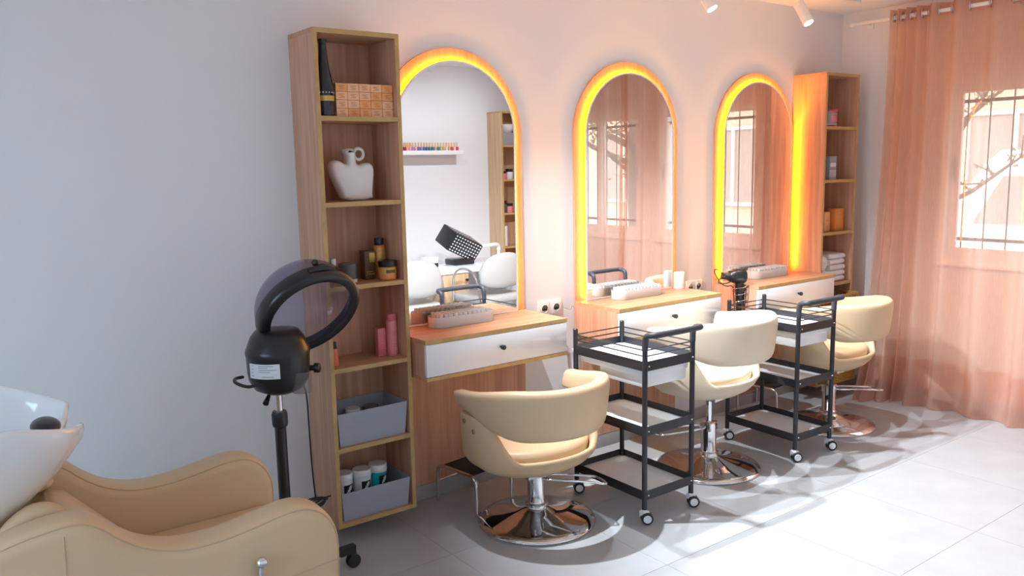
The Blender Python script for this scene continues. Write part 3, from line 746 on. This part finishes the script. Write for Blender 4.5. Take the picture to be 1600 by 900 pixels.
B().lathe([(0, 0), (.013, 0), (.014, .003), (.0115, .07), (0, .071)], n=18).o('bottle_body', 'coral', cb_); B().lathe([(.008, .07), (.009, .071), (.007, .098), (0, .099)], n=14).o('cap', 'black_plastic', cb_)
pb_ = thing('pink_carton', 'flat pink carton beside the tall pink bottle', 'box', (.282, -.13, z))
B().box(-.02, .018, -.014, .014, 0, .118, bev=.001).o('carton', 'pink_deep', pb_)
pk = B()
for q in range(5): pk.box(-.014, .006+.002*(q % 3), -.0145, -.014, .03+q*.012, .032+q*.012)
pk.o('print', 'pink', pb_)
pt = thing('pink_bottle', 'tall pale pink bottle with deeper pink cap on the shelf', 'bottle', (.322, -.155, z))
B().lathe([(0, 0), (.022, 0), (.0235, .004), (.0225, .145), (.020, .150), (0, .150)], n=24).o('bottle_body', 'pink', pt); B().lathe([(.020, .148), (.0215, .150), (.0215, .178), (.019, .181), (0, .181)], n=24).o('cap', 'pink_deep', pt)
tp_ = B()
for q, (za, a0, a1) in enumerate(((.10, 240, 300), (.092, 245, 290), (.05, 240, 300), (.04, 248, 285))): band(tp_, .0237, za, za+.004, a0, a1, 6)
tp_.o('print', 'pink_deep', pt)
# grey bins
def make_bin(label, loc, h0):
    t = thing('storage_bin', label, 'bin', loc, 0, 'grey storage bins')
    x0, x1, y0, y1, th = .0, .318, -.212, 0, .004
    def rc(ins, dz, top):
        a = .010 if not top else 0
        return [(x0+a+ins, y0+a+ins, dz), (x1-a-ins, y0+a+ins, dz), (x1-a-ins, y1-a-ins, dz), (x0+a+ins, y1-a-ins, dz)]
    B().loft([rc(0, 0, False), rc(0, h0, True), rc(th, h0, True), rc(th, th, False)]).o('bin_body', 'grey_bin', t, False)
    return t
make_bin('grey fabric storage bin on the shelf below the pink bottle', (.023, -.018, lev(1)), .140)
make_bin('grey fabric storage bin on the lowest shelf, holding three labelled tubs', (.023, -.018, lev(0)), .122)
def tub(label, loc, body, rz=0):
    t = thing('product_tub', label, 'jar', loc, rz)
    B().lathe([(0, 0), (.036, 0), (.0385, .004), (.0385, .136), (0, .136)], n=28).o('tub_body', body, t)
    B().lathe([(.0385, .135), (.0400, .137), (.0400, .163), (.038, .167), (0, .167)], n=28).o('lid', 'jar_white', t)
    lb_ = band(B(), .0389, .080, .122, 245, 315, 10).o('logo_patch', 'ink_black', t)
    mk = B()
    for (a0, a1, za, zb_) in ((268, 286, .090, .102), (276, 296, .098, .112), (284, 300, .106, .117), (262, 272, .086, .094)): band(mk, .0393, za, zb_, a0, a1, 4)
    mk.o('logo_mark', 'jar_white', lb_)
    tx = B(); band(tx, .0389, .070, .0735, 250, 275, 4); band(tx, .0389, .064, .0665, 252, 300, 6); tx.o('print', 'ink_black', t)
    return t
zb_ = lev(0)+.006
tub('white labelled tub at the outer side of the lowest grey bin', (.081, -.125, zb_), 'jar_white', R(2))
tub('white labelled tub in the middle of the lowest grey bin', (.164, -.130, zb_), 'jar_white', R(-4))
tub('teal labelled tub with white lid in the lowest grey bin', (.247, -.115, zb_), 'teal', R(4))
for (x, y, hh_, lab, mm) in ((.075, -.12, .085, 'white lidded jar inside the upper grey bin, at its outer side', 'jar_white'), (.150, -.10, .112, 'pale lidded jar in the middle of the upper grey bin', 'label'), (.235, -.10, .108, 'dark lidded jar inside the upper grey bin', 'smoke_jar')):
    t = thing('lidded_jar', lab, 'jar', (x, y, lev(1)+.006))
    B().lathe([(0, 0), (.030, 0), (.032, .004), (.032, hh_-.03), (0, hh_-.03)], n=24).o('jar_body', mm, t); B().lathe([(.033, hh_-.03), (.033, hh_-.004), (.030, hh_), (0, hh_)], n=24).o('lid', mm, t)

# ------------------------------------------------------------------ things on the corner shelf
cn = thing('metal_tin', 'grey round tin with red rim on the corner shelf', 'tin', (RX+.135, -.165, lev(5)))
B().lathe([(0, .006), (.055, .006), (.055, .094), (0, .094)], n=32).o('tin_body', 'grey_tin', cn)
for z in (0, .094): B().lathe([(0, z), (.057, z), (.058, z+.004), (.057, z+.009), (0, z+.009)], n=32).o('rim', 'red', cn)
band(B(), .0555, .030, .066, 235, 330).o('print', 'pink_deep', cn); band(B(), .0556, .074, .082, 235, 300).o('print', 'gold', cn); band(B(), .0557, .012, .015, 200, 340).o('print', 'label', cn)
def pbox(name, label, loc, w_, d_, h_, m1, m2, rows, rz=0):
    t = thing(name, label, 'box', loc, rz)
    c_ = B().box(-w_/2, w_/2, -d_/2, d_/2, 0, h_, bev=.001).o('carton', m1, t)
    k = B()
    for (a, b, z0, z1) in rows: k.box(-w_/2+a*w_, -w_/2+b*w_, -d_/2-.0004, -d_/2, z0*h_, z1*h_)
    k.o('print', m2, c_); return t
chk = [(i/6+.02, i/6+.13, j/12+.01, j/12+.06) for i in range(6) for j in range(5)]
pbox('patterned_carton', 'tall grey patterned carton at the back of the corner shelf', (RX+.10, -.13, lev(4)), .07, .06, .215, 'checker_grey', 'label', chk+[(.1, .9, .55, .66), (.2, .8, .75, .9)])
pbox('patterned_carton', 'shorter grey carton with checked foot on the corner shelf', (RX+.175, -.16, lev(4)), .075, .06, .145, 'checker_grey', 'label', chk+[(.1, .9, .55, .72)])
pbox('peach_carton', 'slim peach carton next to the orange carton on the corner shelf', (RX+.170, -.14, lev(3)), .062, .05, .122, 'peach_card', 'orange_card', [(.3, .7, .1, .3), (.25, .75, .5, .6), (.3, .7, .65, .7)])
pbox('orange_carton', 'bright orange carton with fine print on the corner shelf', (RX+.258, -.17, lev(3)), .10, .05, .142, 'amber', 'gold', [(.35, .65, .75, .85), (.2, .8, .55, .6), (.2, .8, .62, .65), (.25, .75, .45, .48), (.3, .8, .28, .33), (.5, .8, .15, .2), (.04, .96, .94, .96)])
def towel(label, loc, w_, d_, h_, rz=0):
    p = []
    for i in range(9):
        a = -math.pi/2+math.pi*i/8; p.append((-d_/2-h_*.5*math.cos(a)+h_*.3, h_/2+h_/2*math.sin(a)))
    outer = p+[(d_/2, h_), (d_/2+.003, h_*.55), (d_/2-.02, h_*.5), (d_/2+.003, h_*.45), (d_/2, 0)]
    rings = []
    for i in range(9):
        x = -w_/2+w_*i/8; s_ = 1-.06*abs(i-4)/4; wv = .002*math.sin(i*2.1+loc[2]*90)
        rings.append([(x, a*s_, max(0, b*(.97+.05*math.sin(i*1.7+a*30))+wv*(b > .01))) for a, b in outer])
    t = B().loft(rings).o('folded_towel', 'towel'); t.location = loc; t.rotation_euler = (0, 0, rz)
    return tag(t, label, 'towel')
tz = lev(2)
hgts = [.038, .036, .038, .036, .036]
names_ = ['bottom', 'second from the bottom', 'middle', 'second from the top', 'top']
for i, h_ in enumerate(hgts):
    towel('white folded towel on the corner shelf, %s of its stack' % names_[i], (RX+.235+.004*((i*7) % 3-1), -.125, tz+sum(hgts[:i])), .175, .16, h_-.001, R((i*37 % 7)-3))
towel('thick white folded towel lying under the rolled towel on the corner shelf', (RX+.085, -.125, tz), .115, .16, .085)
rt = B(); sp = []
for i in range(50):
    a = i*.36; r_ = .010+.034*i/49; sp.append((r_*math.cos(a), r_*math.sin(a)))
rt.lathe([(.0, -.08), (.040, -.08), (.045, -.072), (.045, .072), (.040, .08), (0, .08)], (0, 0, .045), 28, 0, (0, 1, 0))
rt.tube([(x, -.081, .045+z_) for x, z_ in sp], .003, 5)
o = rt.o('rolled_towel', 'towel', ang=60); o.location = (RX+.085, -.125, tz+.085); tag(o, 'rolled white towel beside the folded stack on the corner shelf', 'towel')
def basket(label, loc, w_, d_, h_):
    t = thing('wicker_basket', label, 'basket', loc, 0, 'wicker baskets')
    B().box(-w_/2+.006, w_/2-.006, -d_/2+.006, d_/2-.006, .002, .008).o('basket_floor', 'wicker_dark', t, False)
    st_ = B(); nx, ny = int(w_/.026), int(d_/.026); pts = []
    for i in range(nx+1): pts += [(-w_/2+w_*i/nx, -d_/2), (-w_/2+w_*i/nx, d_/2)]
    for j in range(1, ny): pts += [(-w_/2, -d_/2+d_*j/ny), (w_/2, -d_/2+d_*j/ny)]
    for x, y in pts: st_.cyl((x, y, 0), (x, y, h_), .0032, n=6)
    st_.o('stakes', 'wicker', t)
    k = 0; z = .006; wv = B()
    while z < h_-.05:
        loop = []; per = []
        for i in range(nx*2): per.append((-w_/2+w_*i/(nx*2), -d_/2, 0, -1))
        for i in range(ny*2): per.append((w_/2, -d_/2+d_*i/(ny*2), 1, 0))
        for i in range(nx*2): per.append((w_/2-w_*i/(nx*2), d_/2, 0, 1))
        for i in range(ny*2): per.append((-w_/2, d_/2-d_*i/(ny*2), -1, 0))
        for q, (x, y, nx_, ny_) in enumerate(per):
            o_ = .004*math.sin(math.pi*q/2+math.pi/4+math.pi*k); loop.append((x+nx_*o_, y+ny_*o_, z))
        wv.tube(loop, .0036, 5, closed=True); z += .0085; k += 1
    wv.o('weave', 'wicker', t)
    rm = B()
    for z in (h_-.012, h_-.004): rm.tube([(-w_/2, -d_/2, z), (w_/2, -d_/2, z), (w_/2, d_/2, z), (-w_/2, d_/2, z)], .006, 6, closed=True)
    rm.o('rim', 'wicker', t)
    return t
basket('wicker basket on the corner shelf just below the towels', (RX+.182, -.205, lev(1)), .30, .19, .262)
basket('wicker basket on the lowest level of the corner shelf', (RX+.182, -.205, lev(0)), .30, .19, .25)

# ------------------------------------------------------------------ things on the counters
def organiser(label, loc, rz=0):
    t = thing('acrylic_organiser', label, 'organiser', loc, rz, 'clear acrylic organisers')
    L_, W2 = .115, .052
    def stad(w2, n_=14):
        p = []
        for i in range(n_+1): a = -math.pi/2+math.pi*i/n_; p.append((L_-.0+w2*math.cos(a), w2*math.sin(a)))
        for i in range(n_+1): a = math.pi/2+math.pi*i/n_; p.append((-L_+w2*math.cos(a), w2*math.sin(a)))
        return p
    def rg(w2, z): return [(x, y, z) for x, y in stad(w2)]
    B().loft([rg(W2-.002, 0), rg(W2, .004), rg(W2, .048), rg(W2-.003, .048), rg(W2-.003, .004)]).o('tray', 'acrylic_cup', t)
    rows = []
    for j in range(4):
        for i in range(11):
            x, y = -.125+.025*i, -.0345+.023*j
            if abs(x) > L_ and math.hypot(abs(x)-L_, y) > W2-.014: continue
            rows.append((x, y))
    for x, y in rows:
        B().lathe([(.0105, .005), (.0108, .056), (.0113, .060), (.0095, .056), (.0092, .008)], (x, y, 0), 10, cap0=False, cap1=False).o('cup', 'acrylic_cup', t)
    return t
org = organiser('clear acrylic lipstick organiser on the counter beside the vase shelf', (.70, -.115, ZT+.001), R(-1))
dup(org, (1.82, -.115, ZT+.001), R(-1), 'clear acrylic lipstick organiser on the counter with the white candle')
dup(org, (2.945, -.115, ZT+.001), R(-1), 'clear acrylic lipstick organiser on the counter beside the corner shelf')
cdl = thing('pillar_candle', 'white pillar candle on the counter of the middle mirror', 'candle', (2.195, -.075, ZT+.001))
B().lathe([(0, 0), (.030, 0), (.031, .002), (.031, .090), (.029, .093), (.020, .090), (0, .089)], n=32).o('wax', 'candle', cdl); B().cyl((0, 0, .088), (.001, 0, .099), .001, n=6).o('wick', 'black_plastic', cdl)

# sockets on the wall
def socket(label, x0, x1, z0, z1):
    t = thing('wall_socket', label, 'socket', ((x0+x1)/2, 0, (z0+z1)/2), 0, 'double wall sockets')
    w_, h_ = x1-x0, z1-z0
    B().box(-w_/2, w_/2, -.010, -.0005, -h_/2, h_/2, bev=.003).o('plate', 'socket', t)
    for s in (-1, 1):
        i_ = B().box(s*w_/4-.032, s*w_/4+.032, -.0125, -.010, -.032, .032, bev=.002).o('insert', 'socket', t)
        B().lathe([(.0, .0), (.0195, .0), (.0195, .002), (.021, .002), (.021, -.001), (0, -.001)], (s*w_/4, -.0125, 0), 24, 0, (0, -1, 0)).o('recess', 'label', i_)
        B().sph((s*w_/4-.009, -.0150, 0), .0025, n=8).sph((s*w_/4+.009, -.0150, 0), .0025, n=8).o('pin_hole', 'dark_hole', i_)
    return t
socket('white double wall socket between the vase-side counter and the middle mirror', 1.232, 1.385, .778, .858)
socket('white double wall socket between the middle counter and the hair dryer holder', 2.33, 2.47, .778, .852)
pl = B().tube(smoothpts([(1.395, -.02, .81), (1.41, -.05, .80), (1.43, -.04, .815), (1.45, -.03, .805)], 2), .0028, 6).o('clear_cable', 'clear_cup'); tag(pl, 'short clear cable curling from the socket near the middle mirror', 'cable')
# hand dryer in a wire holder fixed to the side of the third counter
hx, hy = 2.525, -.235
hol = thing('wire_dryer_holder', 'chrome spiral wire holder screwed to the side of the corner counter', 'holder', (hx, hy, .70))
pts = []
for i in range(60):
    a = i*.34; r_ = .030+.014*i/59; pts.append((r_*math.cos(a), r_*math.sin(a), .02+.125*i/59))
B().tube(pts, .0022, 6).o('spiral', 'chrome', hol); B().box(.030, .0385, -.014, .014, .02, .10, bev=.002).o('mount_plate', 'chrome', hol)
hdr = thing('hand_hair_dryer', 'black hand-held hair dryer standing in a chrome spiral holder', 'hair dryer', (hx, hy, .70))
B().lathe([(0, -.045), (.014, -.045), (.017, -.03), (.020, .06), (.024, .12), (.024, .15)], n=20).o('grip', 'black_plastic', hdr)
B().lathe([(.0, -.038), (.034, -.036), (.043, -.018), (.043, .025), (.034, .055), (.027, .065), (0, .065)], (.0, .0, .185), 28, 0, (-.80, .58, .05)).o('barrel', 'black_plastic', hdr, ang=60)
B().lathe([(.026, .06), (.022, .075), (.019, .105), (.017, .105), (.0, .09)], (.0, .0, .185), 24, 0, (-.80, .58, .05)).o('nozzle', 'grip', hdr)
B().tube(smoothpts([(0, 0, -.04), (-.01, .0, -.07), (-.05, -.01, -.02), (-.06, -.01, .08), (-.05, .0, .14), (-.10, .03, .13), (-.15, .05, .20), (-.165, .05, .235), (-.14, .04, .235), (-.09, .02, .19), (-.05, 0, .165), (-.09, .02, .15), (-.13, .04, .15), (-.14, .04, .17), (-.11, .03, .19), (-.05, 0, .19)], 2), .0028, 6).o('power_cord', 'black_plastic', hdr)

# ------------------------------------------------------------------ ceiling track and spotlights
def track(label, x0, x1, y):
    t = B().box(x0, x1, y-.017, y+.017, ZC-.022, ZC-.001, bev=.002).o('light_track', 'white_trim'); return tag(t, label, 'track')
def spot(loc, aim, power, label, group, size=R(92), blend=.75):
    t = thing('track_spotlight', label, 'spotlight', loc, 0, group)
    a = Vector(aim).normalized()
    top = ZC-.022-loc[2]
    B().cyl((0, 0, top-.03), (0, 0, top), .018, n=16).o('track_adapter', 'white_trim', t)
    pv = Vector((0, 0, top-.075))
    B().cyl((0, 0, top-.08), (0, 0, top-.02), .006, n=10).o('stem', 'white_trim', t)
    b0 = pv-a*.02; Lc = .135
    B().lathe([(0, 0), (.028, 0), (.030, .003), (.030, Lc), (.027, Lc), (.026, Lc-.006), (0, Lc-.006)], b0, 28, 0, a).o('lamp_body', 'white_trim', t)
    B().lathe([(0, 0), (.024, 0), (.024, .0015), (0, .0015)], b0+a*(Lc-.004), 24, 0, a).o('lens', 'lens', t)
    ld = bpy.data.lights.new('spot_light', 'SPOT'); ld.energy = power; ld.color = SPOT_COL; ld.spot_size = size; ld.spot_blend = blend; ld.shadow_soft_size = .016
    lo = bpy.data.objects.new('spot_light', ld); C.objects.link(lo); lo.parent = t
    lo.location = b0+a*(Lc+.006); lo.rotation_euler = a.to_track_quat('-Z', 'Y').to_euler()
    return t
track('white ceiling light track along the mirror wall', .1, 3.45, -.35)
sl = ['above the vase-side mirror', 'between the vase-side and the middle mirror', 'above the middle mirror', 'above the corner counter']
for k, (x, aim, pw) in enumerate(((.46, (.72, -.48, -1), 1.7), (1.25, (.5, -.6, -1), 1.0), (2.03, (.2, -.6, -1), .75), (2.86, (.0, -.6, -1), .42))):
    spot((x, -.35, 2.28), aim, SPOT_W*pw, 'white cylinder track spotlight ' + sl[k], 'spotlights on the mirror-side track')
track('white ceiling light track across the room, along the nail desk wall', -2.6, 3.3, -2.55)
for k, x in enumerate((-2.2, -1.1, 0.0, 1.1, 2.2, 3.1)):
    spot((x, -2.55, 2.28), (.0, -1.2, -1), SPOT2_W, 'white cylinder track spotlight across the room, %s from the window wall' % ['sixth', 'fifth', 'fourth', 'third', 'second', 'first'][k], 'spotlights on the track across the room', R(120), 1.0)

# ------------------------------------------------------------------ curtain
rod = thing('curtain_rod', 'white curtain rod on brackets along the window wall', 'curtain rod', (XR-.10, 0, 2.392))
B().cyl((0, -3.55, 0), (0, -.13, 0), .012, n=16).o('rod', 'white_trim', rod)
B().sph((0, -.125, 0), .018, n=12).o('finial', 'white_trim', rod)
for y in (-.2, -1.85, -3.45):
    B().box(0, .099, y-.008, y+.008, -.006, .006).box(.09, .099, y-.02, y+.02, -.03, .03).o('bracket', 'white_trim', rod)
XCUR = XR-.10
def curtain(label, folds, amp_top, flare, seed):
    rnd = random.Random(seed)
    t = thing('sheer_curtain', label, 'curtain', (0, 0, 0), 0, 'sheer peach curtains')
    # folds: list of y positions of fold crests, alternating in/out
    m = len(folds); cols = []; per = 7
    nz = 34; rings = []
    ycol = []; ph = []
    for i in range(m-1):
        for q in range(per):
            f_ = q/per; ycol.append(folds[i]+(folds[i+1]-folds[i])*f_); ph.append((i+f_)*math.pi)
    ycol.append(folds[-1]); ph.append((m-1)*math.pi)
    rows = []
    y_mid = (folds[0]+folds[-1])/2
    for k in range(nz+1):
        fz = k/nz; z = 2.435*(1-fz)+.004
        row = []
        for j, (y, p) in enumerate(zip(ycol, ph)):
            gap = abs(folds[min(m-1, int(p/math.pi)+1)]-folds[min(m-2, int(p/math.pi))])
            amp = amp_top*(0.55+.45*min(1, gap/.09))*(1+.35*fz)
            wob = .018*fz*math.sin(p*.37+seed)+.012*fz*math.sin(fz*5+p*.21)
            x = XCUR - amp*math.cos(p) - .03*fz*fz - flare(y)*fz*fz + wob
            yy = y + .010*fz*math.sin(p*.53+fz*3)
            if fz > .93:                                   # hem pooling on the floor
                e = (fz-.93)/.07; x -= .05*e*(.6+.4*math.sin(p*.9+seed)); yy += .012*e*math.sin(p*1.3)
            row.append((x, yy, max(.004, z)))
        rows.append(row)
    n_ = len(rows[0]); hem = int(nz*.94)
    def grid(rs):
        b = B(); b.loft(rs, 0, False); return b
    grid(rows).o('curtain_cloth', 'sheer', t, ang=180)
    hm = [[(x-.0015, y, z) for x, y, z in r] for r in rows[hem-1:]]
    grid(hm).o('hem', 'sheer', t, ang=180)
    hd_ = [[(x-.0015, y, z) for x, y, z in r] for r in rows[:2]]
    grid(hd_).o('heading_tape', 'sheer', t, ang=180)
    for i in range(m-1):
        y = (folds[i]+folds[i+1])/2
        B().tube([(XCUR+.024*math.cos(a_*math.pi/8), y, 2.392+.024*math.sin(a_*math.pi/8)) for a_ in range(16)], .004, 6, closed=True).o('eyelet', 'steel', t)
    return t
f1 = [-.395, -.42, -.445, -.475, -.50, -.535, -.565, -.61, -.65, -.73, -.80, -.93, -1.02, -1.17, -1.27, -1.42, -1.52, -1.66, -1.74, -1.88, -1.96]
curtain('sheer peach curtain gathered beside the corner shelf and pooled on the floor', f1, .042, lambda y: .17*max(0, 1-abs(y+.40)/.22), 2)
f2 = [-2.0, -2.02, -2.03, -2.10, -2.20, -2.33, -2.42, -2.58, -2.68, -2.84, -2.92, -3.08, -3.14, -3.22, -3.28, -3.34]
curtain('sheer peach curtain over the window farther from the mirrors', f2, .042, lambda y: 0, 4)

# ------------------------------------------------------------------ far side of the room (seen in the mirror)
shelf_unit('shelf_unit', 'tall oak shelf unit across the room from the mirrors, seen in the vase-side mirror', (3.815, YF, 0), math.pi, wood_='wood_pale')
U0 = 3.815
def far(loc): return (U0-loc[0], YF-loc[1], loc[2])
t = thing('storage_bin', 'dark grey bin on the shelf across the room, with a white bowl above', 'bin', far((.19, -.12, lev(5))))
B().prism([(-.14, 0), (.14, 0), (.15, .12), (-.15, .12)], -.09, .09, 'xz').o('bin_body', 'checker_grey', t)
t = thing('white_bowl', 'white bowl sitting on the dark bin across the room', 'bowl', far((.22, -.12, lev(5)+.12)))
B().lathe([(0, 0), (.05, 0), (.10, .05), (.11, .08), (.105, .08), (.095, .05), (.045, .006), (0, .006)], n=28).o('bowl_body', 'white_plastic', t)
for (x, k, mm, lab, hh_) in ((.30, 4, 'pink', 'pink jar on the shelf across the room', .08), (.22, 4, 'white_plastic', 'white jar on the shelf across the room', .10), (.30, 3, 'smoke_jar', 'dark jar on the middle shelf across the room', .12), (.23, 3, 'pink', 'pink pot on the middle shelf across the room', .09), (.30, 2, 'white_plastic', 'large white tub on the low shelf across the room', .20)):
    t = thing('cosmetic_jar', lab, 'jar', far((x, -.16, lev(k))))
    B().lathe([(0, 0), (.034, 0), (.036, .004), (.036, hh_*.7), (0, hh_*.7)], n=20).o('jar_body', mm, t); B().lathe([(.037, hh_*.7), (.037, hh_), (0, hh_)], n=20).o('lid', 'black_plastic' if hh_ < .15 else 'white_plastic', t)
fs = B().box(1.9, 3.08, YF, YF+.13, 1.655, 1.695, bev=.003).o('floating_shelf', 'white_trim'); tag(fs, 'white floating shelf with a row of nail polish across the room', 'shelf')
cols = [(.75, .05, .10), (.80, .10, .30), (.55, .02, .06), (.25, .02, .05), (.80, .35, .40), (.30, .25, .55), (.10, .15, .35), (.05, .20, .18), (.55, .45, .20), (.85, .60, .55)]
for i, c_ in enumerate(cols): mat('polish_%d' % i, c_, .15)
mat('polish_cap', (.80, .50, .22), .3, metal=.4)
ORD = ['first', 'second', 'third', 'fourth', 'fifth', 'sixth', 'seventh', 'eighth', 'ninth', 'tenth', 'eleventh', 'twelfth'] + ['%dth' % i if i not in (21, 22, 23) else '%d%s' % (i, {21: 'st', 22: 'nd', 23: 'rd'}[i]) for i in range(13, 31)]
PN = ['red', 'hot pink', 'crimson', 'dark red', 'pale pink', 'violet', 'navy', 'dark green', 'olive', 'nude']
pol = thing('nail_polish', 'small nail polish bottle with golden cap on the white floating shelf', 'bottle', (0, 0, 0), 0, 'nail polish bottles on the floating shelf')
pb0 = B().box(-.012, .012, -.012, .012, 0, .034, bev=.003).o('polish_bottle', 'polish_0', pol); B().lathe([(.008, .033), (.0085, .036), (.007, .074), (0, .075)], n=10).o('cap', 'polish_cap', pb0)
pm = [pb0.data]
for i in range(1, 10):
    q = pb0.data.copy(); q.materials[0] = MATS['polish_%d' % i]; pm.append(q)
for i in range(30):
    pos = (2.16+i*.0302, YF+.085, 1.6952); o = pol if i == 0 else dup(pol, pos); o.location = pos
    o.children[0].data = pm[(i//3+i % 2) % 10]; o['label'] = '%s nail polish, front row, %s from the shelf end away from the shelf unit' % (PN[(i//3+i % 2) % 10], ORD[i])
for i in range(14):
    pos = (2.16+i*.0302, YF+.045, 1.6952); o = dup(pol, pos); o.children[0].data = pm[(i//2+3) % 10]; o['label'] = '%s nail polish, back row, %s from the shelf end away from the shelf unit' % (PN[(i//2+3) % 10], ORD[i])
# nail desk
DX0, DX1, DY0, DY1, DZ = 1.98, 3.30, -3.25, -2.72, .69
dk = thing('nail_desk', 'white-topped manicure desk with oak cabinet across the room', 'desk', (0, 0, 0))
B().box(DX0, DX1, DY0, DY1, DZ-.05, DZ, bev=.004).o('desk_top', 'white_gloss', dk)
cbn = B().box(2.31, 2.58, DY0+.02, DY1-.03, .06, DZ-.05).o('cabinet', 'wood_pale', dk, False)
dr_ = B().box(2.315, 2.575, DY1-.03, DY1-.012, .08, DZ-.055, bev=.001).o('cabinet_door', 'wood_pale', cbn)
B().lathe([(.007, 0), (.012, .014), (.012, .024), (0, .025)], (2.55, DY1-.012, DZ-.11), 14, 0, (0, 1, 0)).o('knob', 'black_plastic', cbn)
for x in (DX0+.04, DX1-.06):
    B().box(x-.02, x+.02, DY0+.02, DY1-.04, 0, DZ-.05).o('leg_panel', 'white_plastic', dk, False)
B().box(2.7, DX1-.08, DY0+.02, DY0+.035, .3, DZ-.05).o('modesty_panel', 'white_plastic', dk, False)
def nail_chair(label, loc, rz):
    t = thing('nail_chair', label, 'chair', loc, rz, 'white chairs at the nail desk')
    B().box(-.23, .23, -.22, .22, .42, .49, bev=.03, seg=4).o('seat', 'white_leather', t, ang=80)
    rings = []
    for i in range(13):
        a = -1+2*i/12; x = .23*a; zt = .84-.05*a*a-.10*a**6; zb_ = .55+.05*a**4; y = -.22+.06*a*a
        rings.append([(x, y-.028*math.cos(b_*math.pi/6), (zt+zb_)/2+(zt-zb_)/2*math.copysign(abs(math.sin(b_*math.pi/6))**.6, math.sin(b_*math.pi/6))) for b_ in range(12)])
    B().loft(rings).o('backrest', 'white_leather', t, ang=80)
    for s in (-1, 1):
        B().tube(smoothpts([(s*.235, .18, .43), (s*.255, .16, .60), (s*.26, .10, .70), (s*.255, -.02, .72), (s*.245, -.14, .66), (s*.235, -.18, .43)], 2), .010, 10).o('arm_hoop', 'chrome', t)
        for y in (-.17, .17): B().cyl((s*.19, y, 0), (s*.18, y*.9, .43), .012, n=10).o('leg', 'chrome', t)
    return t
nail_chair('white padded chair with chrome arm hoops pushed to the nail desk end', (1.84, -2.50, 0), math.pi+R(8))
nail_chair('white padded chair with chrome arm hoops at the nail desk, nearer the shelf unit', (2.62, -2.50, 0), math.pi-R(6))
nl = thing('nail_lamp', 'tilted black studded box with white dots on the nail desk', 'nail lamp', (2.63, -2.95, DZ))
B().box(-.10, .10, -.09, .09, 0, .05, bev=.01).o('stand', 'black_plastic', nl)
nb_ = B().box(-.17, .17, -.11, .11, -.085, .085, bev=.012).o('box', 'black_plastic', nl); nb_.location = (0, 0, .185); nb_.rotation_euler = (R(-22), R(24), R(-8))
dt = B(); dt2 = B()
for i in range(10):
    for j in range(6):
        x = -.145+.032*i; z = -.066+.0265*j
        dt.add([(x-.011, .1105, z), (x, .1125, z-.008), (x+.011, .1105, z), (x, .1125, z+.008)], [(0, 1, 2, 3)])
        y = -.09+.034*j; dt2.add([(x-.011, y, .0855), (x, y-.009, .0875), (x+.011, y, .0855), (x, y+.009, .0875)], [(0, 1, 2, 3)])
for q in (dt, dt2): q.o('studs', 'white_plastic', nb_, False)['kind'] = 'stuff'
tb = thing('tissue_box', 'small black and white box on the nail desk', 'box', (2.32, -2.95, DZ)); B().box(-.06, .06, -.05, .05, 0, .035, bev=.003).o('box_base', 'black_plastic', tb); B().box(-.06, .06, -.05, .05, .035, .09, bev=.003).o('box_top', 'label', tb)
lm = thing('desk_lamp', 'white long-armed lamp reaching over the end of the nail desk', 'lamp', (3.20, -3.15, DZ))
B().lathe([(0, 0), (.06, 0), (.06, .012), (.015, .018), (.012, .08)], n=24).o('lamp_base', 'white_plastic', lm); B().tube(smoothpts([(0, 0, .07), (0, 0, .12), (-.1, .05, .13), (-.42, .08, .11)], 2), .018, 10).o('lamp_arm', 'white_plastic', lm)
